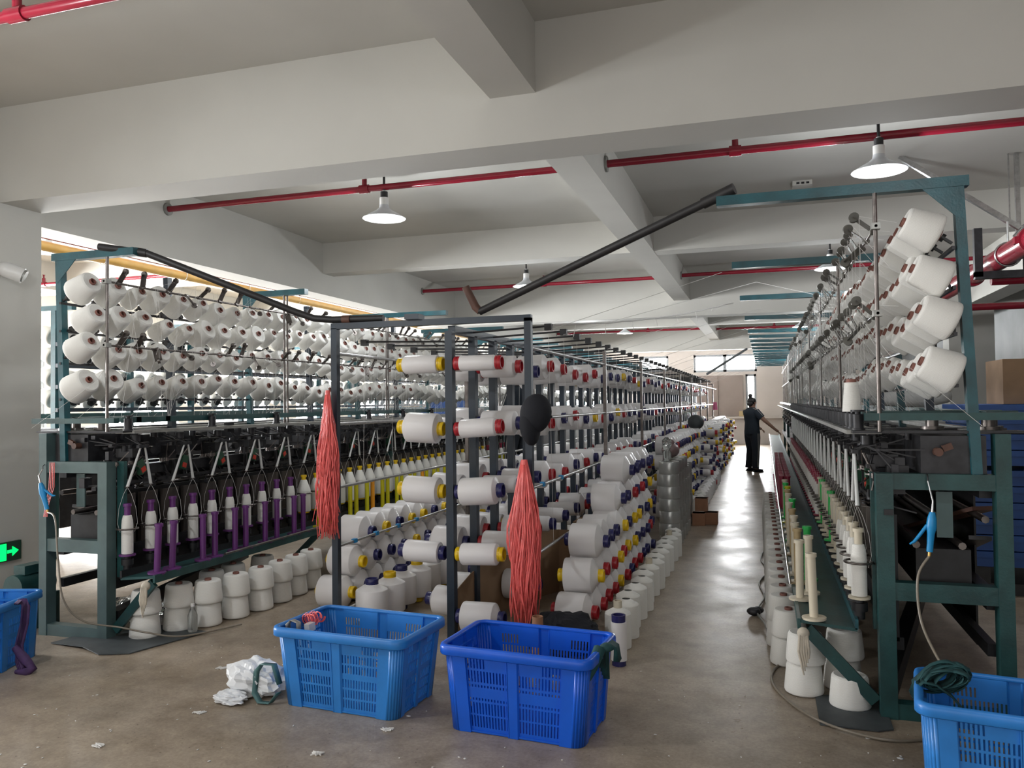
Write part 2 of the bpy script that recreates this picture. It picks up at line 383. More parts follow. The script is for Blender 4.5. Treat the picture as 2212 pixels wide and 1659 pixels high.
# ------------------------------------------------------------------ covering machines with their creels
Y0 = 4.2; YEND = 26.5; GLARE = 0
ROWZ = [2.37, 2.18, 1.96, 1.715]; ROWN = ['top', 'second', 'third', 'lowest']
def machine(Xb, sg, side, name_near, paint, npurple, ua0, ub0, ut0, tips):
    def W(u, y, z): return V((Xb + sg*u, y, z))
    def ub(mb, u0, u1, y0, y1, z0, z1, mat_=0):
        a, b = Xb+sg*u0, Xb+sg*u1
        return mb.box(min(a,b), max(a,b), y0, y1, z0, z1, mat_)
    R = thing('yarn_covering_machine', 'long dark yarn covering machine with tall teal creel, %s' % side, 'machine', W(.27, Y0, 0))
    P = lambda n, mb, m: part(n, mb, m, R)
    fm = paint
    # end frame
    P('frame_post', ub(MB(), -.03, .035, Y0, Y0+.08, 0, 1.36), fm)
    P('frame_post', ub(MB(), .47, .545, Y0, Y0+.08, 0, 1.17), fm)
    for z0, z1 in ((1.095,1.17), (.565,.65), (.0,.075)):
        P('frame_rail', ub(MB(), .035, .47, Y0+.006, Y0+.075, z0, z1), fm)
    P('frame_flange', ub(MB(), .545, .60 if sg > 0 else .56, Y0+.09, Y0+.12, .40, 1.17), M['green'])
    for yy in (8.4, 12.6, 16.8, 21.0, 25.0):
        P('inner_post', ub(ub(MB(), -.03, .03, yy, yy+.07, 0, 1.3), .47, .53, yy, yy+.07, 0, 1.2), M['green'])
    # long members
    for u0,u1,z0,z1,m,n in ((.40,.50,1.06,1.13,'dark','spindle_rail'),(.02,.08,1.05,1.12,'dark','back_rail'),(.46,.54,.52,.60,'dark','lower_rail'),(.0,.06,.52,.6,'dark','lower_back_rail'),
                            (.42,.46,.30,.36,'black','foot_rail'),(.02,.06,.3,.36,'black','foot_back_rail'),(.12,.36,.62,.80,'black','drive_casing'),
                            (.50,.66,1.355,1.375,'grey','feed_plate'),(.0,.12,1.355,1.375,'grey','feed_back_plate'),(.545,.585,1.425,1.465,'green','top_rail'),(.0,.04,1.425,1.465,'green','top_back_rail'),(.44,.455,.34,.96,'black','inner_panel')):
        P(n, ub(MB(), u0, u1, Y0+.12, YEND, z0, z1), M[m])
    for k in range(48): P('gear_casing', ub(MB(), .10, .34, Y0+.55+.43*k, Y0+.55+.43*k+.27, 1.16+.03*(k%3), 1.33), M['dark'])
    for dy, z in ((.02,1.425),(.22,1.43),(.5,1.43)):
        P('cross_rail', ub(MB(), -.12, .585, Y0+dy, Y0+dy+.045, z, z+.035), M['green'])
    for dy, z in ((.04,1.362),(.34,1.365)):
        P('cross_plate', ub(MB(), -.1, .64, Y0+dy, Y0+dy+.12, z, z+.012), M['dark'])
    P('gear_box', ub(MB(), .06, .34, Y0+.05, Y0+.5, 1.17, 1.35), M['dark'])
    P('gear_bracket', MB().cyl(W(.27,Y0+.0,1.275), W(.27,Y0+.06,1.275), .02).bar(W(.25,Y0+.02,1.29), W(.21,Y0+.02,1.305), .02, .03), M['rust'])
    for u, yy in ((.02,.18),(.25,.26),(-.02,.3)):
        P('drive_pulley', MB().cyl(W(u,Y0+yy,1.375), W(u,Y0+yy,1.39), .055).cyl(W(u,Y0+yy,1.39), W(u,Y0+yy,1.425), .03), M['rod'])
    P('hanging_plate', MB().box(min(Xb+sg*.2,Xb+sg*.27), max(Xb+sg*.2,Xb+sg*.27), Y0+.09, Y0+.1, .86, 1.08), M['grgreen'])
    for k in range(4):
        P('belt_shaft', MB().tube([W(.06+.1*k, Y0+.1, .95-.13*(k%2)), W(.06+.1*k, YEND, .95-.13*(k%2))], .018, 8), M['rod'])
    P('floor_beam', MB().bar(W(.5,Y0+.1,.12), W(.0,Y0+2.2,.16), .08, .1), M['black'])
    P('belt_slope', MB().bar(W(.02,Y0+.3,.98), W(.46,Y0+1.4,.62), .12, .02), M['rust'])
    P('belt_slope', MB().bar(W(.05,Y0+.25,.84), W(-.1,Y0+1.9,.45), .1, .02), M['dark'])
    # shelf
    P('shelf', MB().hexa([W(.64,Y0+.02,.40),W(.90,Y0+.02,.425),W(.90,YEND,.425),W(.64,YEND,.40),W(.64,Y0+.02,.415),W(.90,Y0+.02,.44),W(.90,YEND,.44),W(.64,YEND,.415)]), M['green'])
    P('shelf_lip', ub(MB(), .898, .915, Y0+.02, YEND, .395, .445), M['green'])
    P('shelf_inner_lip', ub(MB(), .635, .65, Y0+.02, YEND, .41, .46), M['teal'] if sg < 0 else M['black'])
    P('added_dark_backing', ub(MB(), -.01, .0, Y0+.6, YEND, .22, 1.04), M['black'])  # added backing that blacks out the bright floor behind the machine
    P('shelf_rail', MB().tube([W(.93,Y0+.7,.46), W(.93,YEND,.46)], .009, 8), M['steel'] if sg < 0 else M['rod'])
    P('brace', MB().bar(W(.87,Y0+.06,.39), W(.56,Y0+.06,.06), .025, .06), M['green'])
    for k in range(1, 9):
        P('shelf_bracket', MB().bar(W(.84,Y0+.06+2.05*k,.38), W(.52,Y0+.06+2.05*k,.08), .03, .05), M['green'])
    P('drive_housing', MB().cyl(W(-.26,Y0+.0,.30), W(-.26,Y0+.28,.30), .085, 18).box(Xb+sg*-.26-.09, Xb+sg*-.26+.09, Y0-.02, Y0+.3, .0, .225).box(Xb+sg*-.26-.05, Xb+sg*-.26+.05, Y0+.05, Y0+.22, .38, .44), M['green'])
    # spindle units
    NS = 48
    rm_ = random.Random(77 if sg > 0 else 78)
    mech = []
    def piece(b_, core):
        x0, y0, z0 = rm_.uniform(-.24,.0), rm_.uniform(-.2,.2), rm_.uniform(.94,1.33)
        t_ = rm_.random()
        if t_ < .4: b_.box(x0-.02,x0+rm_.uniform(.0,.03),y0-rm_.uniform(.01,.05),y0+rm_.uniform(.01,.04),z0,z0+rm_.uniform(.02,.08))
        elif t_ < .65: b_.cyl((x0,y0,z0),(x0,y0,z0+rm_.uniform(.01,.05)),rm_.uniform(.012,.035),10)
        elif t_ < .8: b_.cyl((x0,y0,z0),(x0+.03,y0,z0),rm_.uniform(.01,.03),10)
        b_.bar((x0,y0,z0+.01),(-.03,y0*.8,1.02 if z0 < 1.15 else 1.28),.007,.007)
    for q_ in range(4):
        g_ = MB(); g_.bar((-.03,-.17,1.28),(-.03,.17,1.28),.02,.012).bar((-.03,-.17,1.02),(-.03,.17,1.02),.014,.02).bar((-.03,.0,1.02),(-.03,.0,1.28),.02,.02)
        for _ in range(30): piece(g_, None)
        k_ = MB(); k_.bar((-.02,-.15,1.15),(-.02,.15,1.15),.008,.008)
        for _ in range(7):
            y0 = rm_.uniform(-.14,.14); k_.bar((-.02,y0,1.15),(rm_.uniform(-.03,.05),y0+rm_.uniform(-.08,.08),1.15+rm_.uniform(-.1,.12)),.006,.006).cyl((-.02,y0,1.14),(-.02,y0,1.165),rm_.uniform(.008,.02),8)
        mech.append((g_.mesh('drive_linkage', M['dark']), k_.mesh('thread_linkage', M['rod'])))
    for k in range(46):
        for mm_ in mech[k % 4]: place(mm_.name.split('.')[0], mm_, R, W(.56, 4.42+.426*k, 0), Quaternion((0,0,1), 0 if sg > 0 else PI))
    ring = MB(); a = .066
    ring.tube([V((a*math.cos(w), a*math.sin(w), 0)) for w in [2*PI*i/20 for i in range(21)]], .006, 6, False)
    ring.bar((-a,0,-.006), (-a-.09,0,-.006), .02, .008)
    ringm = ring.mesh('ring', M['rod'])
    seat = MB().lathe([[(.001,-.10),(.025,-.10)],[(.025,-.10),(.025,-.06)],[(.025,-.06),(.038,-.06)],[(.038,-.06),(.038,-.02)],[(.038,-.02),(.022,-.02)],[(.022,-.02),(.022,0)]], 14).mesh('spindle_base', M['black'])
    hd = MB(); hd.box(-.012,.012,-.045,.045,1.255,1.275).cyl((-.06,0,1.30),(-.06,0,1.345),.03)
    hd.bar((-.10,0,1.34),(0,0,1.26),.012,.012).bar((-.10,.04,1.3),(.0,.02,1.28),.006,.006).bar((-.1,-.05,1.33),(.01,-.02,1.27),.006,.006).box(-.2,-.06,-.03,.03,1.19,1.25).box(-.24,-.14,.03,.08,1.12,1.2)
    hdm = hd.mesh('feed_head', M['dark'])
    frm = MB().lathe([[(.001,0),(.034,0)],[(.034,0),(.034,.008)],[(.034,.008),(.027,.009)],[(.027,.009),(.027,.078)],[(.027,.078),(.014,.08)],[(.014,.08),(.014,.092)],[(.014,.092),(.034,.092)],[(.034,.092),(.034,.1)],[(.034,.1),(.001,.1)]],14).mesh('feed_roller', M['dark'])
    vt = MB().tube([(0,0,0),(0,0,-.27)], [.006,.0105], 8).mesh('guide_tube', M['wtube'])
    gd = MB().tube([V((.014*math.cos(w), .014*math.sin(w), 0)) for w in [2*PI*i/10 for i in range(11)]], .0025, 5, False).tube([(-.014,0,0),(-.13,0,-.01)], .003, 5).mesh('guide_eye', M['rod'])
    bd = MB()
    pts = [(-.02,-.085),(.0,-.08),(.008,-.03),(.008,.03),(0,.08),(-.02,.085)]
    for i in range(len(pts)-1):
        (x0,y0),(x1,y1) = pts[i],pts[i+1]
        bd.hexa([V((x0,y0,0)),V((x0+.004,y0,0)),V((x1+.004,y1,0)),V((x1,y1,0)),V((x0,y0,.40)),V((x0+.004,y0,.40)),V((x1+.004,y1,.40)),V((x1,y1,.40))])
    bdm = bd.mesh('divider_board', M['brownboard'])
    ctl = MB().box(-.02,.02,-.03,.03,-.05,.05).mesh('control_box', M['ctrl']); btn = MB().box(.02,.024,-.02,.02,-.04,-.005).mesh('stop_button', M['redlabel'])
    rotq = Quaternion((0,0,1), 0 if sg > 0 else PI)
    us = .62
    for k in range(NS):
        y = 4.3 + .213*k
        place('ring', ringm, R, W(us, y, .725), rotq)
        place('spindle_base', seat, R, W(us, y, .545))
        place('guide_eye', gd, R, W(us+.0, y, 1.0), rotq)
        place('divider_board', bdm, R, W(us-.11, y+.106, .54), rotq)
        top = W(us+.03 if sg > 0 else us, y + (.088 if k % 2 == 0 else -.088), 1.262)
        d = top - W(us, y, 1.0)
        place('guide_tube', vt, R, top, toward(d), (1,1,d.length/.27))
        if k % 2 == 0:
            place('feed_head', hdm, R, W(us+.03 if sg > 0 else us, y+.106, 0), rotq)
        (sg < 0 or k % 4 == 0) and place('feed_roller', frm, R, W(us-.012, y+.02, 1.376))
        if k % 2 == 0 and k < 30:
            c = place('control_box', ctl, R, W(us-.08, y+.2, 1.12), Quaternion((sg,0,0), -.3 if k % 4 else .5) @ rotq)
            link('stop_button', btn, c)
    # threads from ring to guide eye, bowed; resting yarn of each spindle
    th = MB()
    for k in range(NS):
        y = 4.3 + .213*k
        for a2 in ((.9, 3.6) if k < 20 else (.9,)):
            c, s_ = math.cos(a2), math.sin(a2)
            th.tube([W(us,y,1.0), W(us+.025*c,y+.025*s_,.95), W(us+.052*c,y+.052*s_,.86), W(us+.062*c,y+.062*s_,.76), W(us+.045*c,y+.045*s_,.70)], .0011, 3, False)
    o = P('balloon_yarn', th, M['thread']); o['kind'] = 'stuff'
    # creel
    ups = [Y0+.05+1.025*k for k in range(21)]
    for k, y in enumerate(ups):
        P('creel_post', MB().bar(W(ub0,y,1.17), W(ut0,y,2.57), .045, .05, (0,1,0)), M['teal'] if k % 2 == 0 else M['navy'])
        if k % 2 == 0 or k > 8:
            L = 1.27 if (sg < 0 or k > 2) else .74
            P('creel_arm', MB().hexa([W(ua0,y-.03,2.535),W(L,y-.03,2.535),W(L,y+.03,2.535),W(ua0,y+.03,2.535),W(ua0,y-.03,2.585),W(L,y-.03,2.585),W(L,y+.03,2.585),W(ua0,y+.03,2.585)]), M['teal'])
            g = MB(); pl = [(ut0,2.54),(ut0+.16,2.54),(ut0,2.38)]
            vs = [W(u,y-.026,z) for u,z in pl] + [W(u,y-.020,z) for u,z in pl]
            g.add(vs, [(0,1,2),(5,4,3),(0,3,4,1),(1,4,5,2),(2,5,3,0)])
            P('gusset', g, M['teal'])
            P('guide_rod', MB().tube([W(.52,y-.02,2.54), W(.52,y-.02,1.37)], .0105, 8), M['rod'])
            if k > 0: P('guide_rod', MB().tube([W(.52,y+.03,2.54), W(.52,y+.03,1.37)], .009, 8), M['rod'])
    for z in ROWZ: P('creel_rail', ub(MB(), ut0+.02, ut0+.035, Y0+.02, YEND, z-.135, z-.118), M['dark'])
    for z in (2.37, 1.945):
        P('roller_bar', MB().tube([W(.52,Y0-.0,z), W(.52,YEND,z)], .0075, 8), M['rod'])
        P('clamp', MB().box(Xb+sg*.52-.02, Xb+sg*.52+.02, Y0-.0, Y0+.045, z-.015, z+.015), M['grey'])
    am = MB(); am.bar((0,-.012,0),(0,-.012,.10),.003,.028,(0,1,0)).bar((0,.010,.0),(0,.010,.10),.003,.028,(0,1,0)).cyl((0,-.009,.10),(0,.008,.10),.0205,14).cyl((0,-.022,.0),(0,.02,0),.012,8).cyl((0,-.03,.0),(0,-.02,0),.006,6)
    amm = am.mesh('roller_arm', M['bracket'] if sg < 0 else M['rod'])
    rq0 = Quaternion((0,0,1), PI/2)
    rnd = random.Random(3 if sg > 0 else 5)
    for z in (2.37, 1.945):
        y = Y0+.13
        for k in range(48):
            up = rnd.random() < (.68 if sg > 0 else .9)
            ang = rnd.uniform(.35,1.0)
            d = V((sg*math.sin(ang), rnd.uniform(-.25,.25), math.cos(ang) if up else -math.cos(ang)*.9))
            place('roller_arm', amm, R, W(.52,y,z), toward(d), (1,1,1) if sg > 0 else (1.3,1.25,1.15)); y += rnd.uniform(.12,.28) if k < 30 else .3
    # holders and cones
    hm = MB().bar((0,0,0),(0,0,.05),.012,.016).cyl((0,0,.042),(0,0,.058),.02).mesh('cone_holder', M['black'])
    el = math.radians(25); axis = V((sg*math.cos(el), -.06*1, math.sin(el)))
    q = toward(axis); nper = 24
    tcone = MB()
    for ri, z in enumerate(ROWZ):
        n = 0; y = 4.24 + (.03 if ri % 2 else 0)
        while y < YEND:
            n += 1
            tipu = tips[ri]
            ctr = W(tipu - .17*math.cos(el), y, z - .17*math.sin(el))
            z_j = rnd.uniform(-.02,.02) + (.03*math.sin(y*1.9+ri) if n > 2 else 0)
            ctr.z += z_j
            pr = rnd.choices(range(4), (3,6,4,1))[0] if n > 2 else (3 if ri == 3 else 0)
            qq = toward(axis + V((0, rnd.uniform(-.08,.08), rnd.uniform(-.1,.1)))) if n > 1 else q
            if n <= nper:
                if n <= 24: place('cone_holder', hm, R, W(ut0+.03, y, ctr.z-.045), toward(ctr - W(ut0+.03,y,ctr.z-.045)))
                spawn('yarn_cone', CONES[pr], 'white yarn cone on %s creel row of %s machine, %s from near end' % (ROWN[ri], name_near, nth(n)), 'yarn cone', ctr, qq, None, 'yarn cones on the creel of the %s machine' % name_near)
                if n <= 25:
                    pass
            else:
                me = CONES[pr][0][1]; mm = Matrix.Translation(ctr) @ qq.to_matrix().to_4x4()
                FAR_CONES.append((mm, pr))
            y += .222 + rnd.uniform(-.012,.012)
    # running threads of the creel
    ct = MB()
    for k in range(60):
        y = 4.26 + .222*k
        if y > YEND: break
        r_ = .0009 if k < 16 else .0012
        for ri, z in enumerate(ROWZ):
            if rnd.random() < .7:
                zt = 2.44 if ri < 2 else 2.01
                ct.tube([W(.42,y,z+.02), W(.585,y+rnd.uniform(0,.15),zt)], r_, 3, False)
        for _ in range(2):
            ct.tube([W(.585,y+rnd.uniform(0,.2),2.43), W(.57,y+rnd.uniform(.0,.3),1.46)], r_, 3, False)
        ct.tube([W(.58,y+rnd.uniform(0,.2),2.0), W(.3,y+rnd.uniform(.1,.5),1.42)], r_, 3, False)
        ct.tube([W(.42,y,1.72), W(.1,y+rnd.uniform(-.3,.3),1.4)], r_, 3, False)
    o = P('running_yarn', ct, M['thread']); o['kind'] = 'stuff'
    # spindle packages
    for k in range(NS):
        y = 4.3 + .213*k
        if sg > 0:
            key = ('purple','slim') if k < npurple else (('yellow','fat') if k < 34 else ('crimson','slim'))
        else:
            key = ('cream','slim') if k < 5 else (('cream','bare') if k % 4 else ('grn','bare')) if k < 14 else ('crimson','slim')
        desc = {'slim':'slim white yarn bobbin on %s tube', 'fat':'fat white yarn bobbin with %s top', 'bare':'bare %s tube'}[key[1]] % CN[key[0]]
        spawn('spindle_bobbin', S[key], '%s on %s spindle of the %s machine' % (desc, nth(k+1), name_near), 'bobbin', W(us,y,.545), zspin(k), None, 'bobbins on the spindles of the %s machine' % name_near)
    return R, W
FAR_CONES = []
RL, WL = machine(-4.68, 1, 'running beside the white pillar', 'pillar-side', M['grgreen'], 10, .05, .15, .10, (.40,.42,.39,.34))
RR, WR = machine(1.05, -1, 'running beside the stacked blue pallets', 'pallet-side', M['green'], 0, .11, .105, .155, (.40,.36,.34,.33))

# second machine behind, seen through the first one's creel
def back_machine():
    Xr = -6.75
    R = thing('yarn_covering_machine', 'dark machine with creel standing behind the pillar-side machine, facing the windows', 'machine', (Xr,6.4,0))
    P = lambda n, mb, m: part(n, mb, m, R)
    P('body', MB().box(Xr-.75,Xr-.15,6.4,26,.3,1.32), M['dark'])
    P('top_rail', MB().box(Xr-.8,Xr-.76,6.4,26,1.42,1.47).box(Xr-.15,Xr-.1,6.4,26,1.42,1.47), M['green'])
    P('end_frame', MB().box(Xr-.75,Xr-.69,6.3,6.38,0,1.3).box(Xr-.2,Xr-.14,6.3,6.38,0,1.3).box(Xr-.69,Xr-.2,6.31,6.37,1.1,1.17).box(Xr-.69,Xr-.2,6.31,6.37,.55,.63), M['green'])
    rows = (2.30,2.08,1.86,1.62)
    for k in range(10):
        y = 6.43 + 2.05*k
        P('creel_post', MB().box(Xr-.28,Xr-.22,y-.025,y+.025,1.3,2.57), M['teal'])
        P('creel_arm', MB().box(Xr-1.35,Xr,y-.03,y+.03,2.54,2.59), M['teal'])
        P('creel_post', MB().box(Xr-.28,Xr-.22,y+1.0,y+1.05,1.3,2.5), M['teal'])
    for z in rows: P('creel_rail', MB().box(Xr-.21,Xr-.18,6.4,26,z-.13,z-.09), M['navy'])
    rnd = random.Random(11); ax = toward((-math.cos(.4),0,math.sin(.4)))
    hp = MB().cyl((0,0,-.03),(0,0,.004),.045).bar((0,0,-.03),(0,0,-.09),.02,.02).mesh('cup', M['black'])
    pr = [CONES[0][0], ('holder_cup', hp)]
    for ri, z in enumerate(rows):
        for n in range(70):
            y = 6.5 + .235*n
            loc = (Xr-.33, y, z-.02+rnd.uniform(-.02,.02))
            if n >= 12: FAR_CONES.append((Matrix.Translation(loc) @ ax.to_matrix().to_4x4(), 0)); continue
            spawn('yarn_cone', pr, 'yarn cone seen from its base, %s row of the rear creel, %s from near end' % (ROWN[ri], nth(n+1)), 'yarn cone', loc, ax, None, 'yarn cones on the creel behind')
back_machine()
# rest of the far cones, too small to tell apart
fc = MB()
def low_cone(mb, mm, rb=.09, rt=.07, h=.165):
    mb.lathe([[(.001,0),(rb,0)],[(rb,0),(rt,h)],[(rt,h),(.001,h)]], 10, mm)
for mm, pr in FAR_CONES: low_cone(fc, mm)
solo('yarn_cones_far', fc, M['yarn'], 'rows of distant white yarn cones at the far ends of both creels', 'yarn cones', None, 'stuff')

# ------------------------------------------------------------------ central bobbin creel
def creel():
    X0, XA, XP = -2.78, -1.41, -1.94
    R = thing('bobbin_creel', 'dark blue steel bobbin creel standing between the two machines', 'creel', (XP,4.8,0))
    P = lambda n, mb, m: part(n, mb, m, R)
    nv = M['navy']
    P('corner_post', MB().box(X0-.022,X0+.022,4.78,4.825,0,2.05), nv)
    P('corner_post', MB().box(XA-.022,XA+.022,4.78,4.825,0,2.065), nv)
    P('top_bar', MB().box(X0-.022,XA+.022,4.78,4.825,2.045,2.085), nv)
    P('ridge_beam', MB().box(XP-.025,XP+.025,4.83,25,1.99,2.04).box(XP-.3,XP-.2,4.75,4.85,2.085,2.12), nv)
    NP = 46
    for k in range(NP):
        y = 4.80 + .428*k
        P('centre_post', MB().box(XP-.025,XP+.025,y-.03,y+.03,0,2.0), nv)
    for k in range(8):
        y = 7.3 + 2.3*k
        for x in (X0, XA):
            P('side_post', MB().bar((x,y,0),(x,y,2.0),.03,.03,(1,0,0)), M['rod'])
        P('tie_bar', MB().bar((X0,y,2.0),(XA,y,2.0),.02,.02), M['black'])
    for x, zs in ((XA,(1.88,1.43,.99,.56)), (X0,(1.88,1.40,.97,.57,.12))):
        for z in zs: P('side_rod', MB().tube([(x,4.8,z),(x,25,z)], .0105, 8), M['steel'])
    for k in range(40):
        y = 5.22 + .43*k
        for x, dz in ((XA+.02,.03), (X0,-.03)):
            P('pulley_arm', MB().tube([(XP,y-.05,1.99+dz),(x,y,2.02+dz)], .007, 6).box(x-.024,x+.024,y-.02,y+.02,1.99+dz,2.035+dz), M['black'])
    th = MB(); rnd = random.Random(2)
    for k in range(40):
        y = 5.22 + .43*k
        for x in (XA+.02, X0):
            th.tube([(x,y,2.0),(x+rnd.uniform(-.02,.02),y,rnd.choice((.6,1.0,1.4)))], .0011, 3, False)
    o = P('hanging_yarn', th, M['thread']); o['kind'] = 'stuff'
    clip = MB().box(-.014,.014,-.02,.02,-.012,.016).mesh('rod_clip', M['gunblue'])
    for y, z in ((5.05,.57),(5.38,.57),(5.75,.57),(6.1,.57),(5.1,.99),(5.6,.99)):
        place('rod_clip', clip, R, (X0 if z < .8 else XA, y, z))
    # bobbins
    lv = [1.79,1.375,.97,.57,.17]; lvn = ['top','second','third','fourth','bottom']
    first = {('L',0):(.060,'yellow'),('L',1):(.098,'yellow'),('L',2):(.088,'yellow'),('L',3):(.070,'navyp'),('R',0):(.050,'red'),('R',1):(.060,'red'),('R',2):(.088,'navyp'),('R',3):(.070,'yellow'),('R',4):(.095,'navyp'),
             ('R2',0):(.075,'red'),('R2',1):(.085,'navyp'),('L2',2):(.1,'navyp'),('R2',3):(.08,'red')}
    rnd = random.Random(21); rs = [.06,.075,.085,.095,.10,.108]
    stuff = MB()
    for k in range(NP):
        y = 4.80 + .428*k
        for si, sd in enumerate(('L','R')):
            for li, z in enumerate(lv):
                if li == 4 and k == 0 and sd == 'L': continue
                if li == 4 and rnd.random() < .35: continue
                key = (sd, li) if k == 0 else ((sd+'2', li) if k == 1 else None)
                r, cap = first.get(key) or (rnd.choice(rs), rnd.choices(('red','navyp','yellow'),(4,7,1))[0])
                if 4 <= k and li <= 1 and rnd.random() < .4: r = .112
                zz = z + (0 if k == 0 else rnd.uniform(-.03,.03))
                x = XP - .205 if sd == 'L' else XP + .195
                tilt = rnd.uniform(-.02,.08)
                d = V((-1,0,tilt)) if sd == 'L' else V((1,0,tilt))
                if k < 13:
                    spawn('yarn_bobbin', bob(r, cap), 'white bobbin, %s caps, %s level of %s creel post, %s side' % (CAPW[cap], lvn[li], nth(k+1), 'window' if sd == 'L' else 'aisle'), 'bobbin', (x,y,zz), toward(d), None, 'bobbins hung on the central creel')
                else:
                    mm = Matrix.Translation((x,y,zz)) @ toward(d).to_matrix().to_4x4()
                    stuff.lathe([[(.04,-.115),(r,-.1)],[(r,-.1),(r,.08)],[(r,.08),(.04,.115)]], 10, mm)
                    stuff.lathe([[(.042,.112),(.042,.16)],[(.042,.16),(.001,.16)]], 8, mm, {'red':1,'navyp':2,'yellow':3}[cap])
    FARB.append(stuff)
    return R
FARB = []
creel()
FB = FARB[0]
def pile_bobbin(x, y, z, r, cap, label, group, far=False, yaw=0., sgn=1):
    d = V((sgn*math.cos(yaw), math.sin(yaw), random.uniform(-.03,.03)))
    if far:
        mm = Matrix.Translation((x,y,z)) @ toward(d).to_matrix().to_4x4()
        FB.lathe([[(.04,-.115),(r,-.1)],[(r,-.1),(r,.07)],[(r,.07),(.04,.115)]], 12, mm)
        FB.lathe([[(.042,.112),(.042,.16)],[(.042,.16),(.001,.16)]], 10, mm, {'red':1,'navyp':2,'yellow':3}[cap])
    else:
        spawn('yarn_bobbin', bob(r, cap), label, 'bobbin', (x,y,z), toward(d), None, group)
# aisle-side wall of stacked bobbins
lay = ['floor','second','third','fourth','fifth']
capgrid = {0:['red','red','red','red','yellow','red'], 1:['yellow','red','red','yellow','red','yellow'], 2:['navyp','navyp','navyp','yellow','navyp','yellow','yellow'], 3:['navyp','navyp','red','navyp','red','navyp','yellow'], 4:['navyp','navyp','navyp','navyp']}
rnd = random.Random(31)
for l in range(5):
    z = .12 + .208*l; y = 5.30 + (.13, .28, .48, 1.28, 1.62)[l] - .13; n = 0
    while y < 24.5:
        n += 1
        if not (8.15 < y < 10.35):
            near = y < 8.2
            cap = capgrid[l][n-1] if n <= len(capgrid[l]) else rnd.choices(('navyp','yellow','red'),(6,3,1))[0]
            r = .12 if near else rnd.choice((.10,.115,.12))
            if near or (y < 13.6):
                pile_bobbin(-1.24 + rnd.uniform(-.01,.02), y, z, r, cap, 'white bobbin, %s caps, %s from near end of %s layer in aisle stack' % (CAPW[cap], nth(n), lay[l]), 'bobbins stacked along the aisle', False, rnd.uniform(-.05,.05))
            else: pile_bobbin(-1.2 + rnd.uniform(-.03,.05), y, z, r, cap, None, None, True)
            if y > 13.6: # small clutter of capped tubes in front, further down
                for _ in range(rnd.choice((0,1))):
                    c2 = rnd.choices(('navyp','yellow','red'),(4,3,2))[0]
                    pile_bobbin(-1.02 + rnd.uniform(-.02,.06), y+rnd.uniform(0,.12), z*rnd.uniform(.85,1.0)+.02, .06, c2, None, None, True)
        y += .245
# window-side stack next to the creel
lc = {0:['yellow','navyp','navyp','navyp','navyp'], 1:['yellow','navyp','navyp'], 2:['navyp','yellow','navyp','yellow','yellow','navyp']}
for l in range(3):
    z = .12 + .205*l; y = 5.38 + .16*l
    for n in range(1, 17):
        cap = lc[l][n-1] if n <= len(lc[l]) else rnd.choice(('navyp','yellow'))
        pile_bobbin(-3.12, y, z, .12, cap, 'white bobbin, %s caps, %s from near end of %s layer in window-side stack' % (CAPW[cap], nth(n), lay[l]), 'bobbins stacked on the window side', n > 11)
        y += .25
# standing bobbins between the stack and the creel
for n in range(12):
    cap = ('navyp','yellow','navyp','yellow','yellow','yellow')[n % 6]
    spawn('yarn_bobbin', bob(.112, cap), 'upright white bobbin with %s cap, %s in the row inside the creel' % (CAPW[cap], nth(n+1)), 'bobbin', (-2.62+.02*(n%2), 5.0+.235*n, .165), None, None, 'upright bobbins inside the creel')
for i in range(1): pass
# standing spools along the aisle
sp_y = MB().lathe([[(.001,.0),(.082,0)],[(.082,0),(.083,.01),(.082,.205)],[(.082,.205),(.079,.213),(.026,.242)]], 24).mesh('floor_spool_yarn', M['yarn'])
sp_c = MB().lathe([[(.027,.235),(.027,.285)],[(.027,.285),(.02,.285)],[(.02,.285),(.02,.25)]], 14).mesh('floor_spool_core', M['cream'])
for n in range(46):
    y = 4.98 + .235*n
    if 8.35 < y < 10.9: continue
    x = -.90 + .015*math.sin(n*2.1)
    if n < 30:
        spawn('standing_spool', [('yarn_winding', sp_y)] + ([('core_tube', sp_c)] if n % 6 == 0 else []), 'white conical-topped spool on the floor beside the aisle, %s from the near end' % nth(n+1), 'spool', (x,y,.002), zspin(n), None, 'spools standing along the aisle')
    else:
        FB.lathe([[(.082,0),(.082,.2)],[(.082,.2),(.026,.26)]], 12, Matrix.Translation((x,y,.002)))
solo('yarn_bobbins_far', FB, [M['silk'], M['red'], M['navyp'], M['yellow']], 'distant white bobbins with coloured caps crowding the far creel and stacks', 'bobbins', None, 'stuff')
thin = [('yarn_winding', MB().lathe([[(.001,.03),(.058,.03)],[(.058,.03),(.058,.25)],[(.058,.25),(.03,.252)]], 22).mesh('thin_y', M['silk'])),
        ('end_cap', MB().lathe([[(.001,0),(.052,0)],[(.052,0),(.052,.032)]], 20).mesh('thin_c', M['navyp'])),
        ('end_cap', MB().lathe([[(.05,.248),(.052,.29)],[(.052,.29),(.04,.29)],[(.04,.29),(.038,.25)],[(.038,.25),(.001,.25)]], 20).mesh('thin_c2', M['navyp']))]
spawn('thin_spool', thin, 'slim white spool with navy end caps standing beside the deep blue basket', 'spool', (-.835,4.64,0), None, (.8,.8,1))
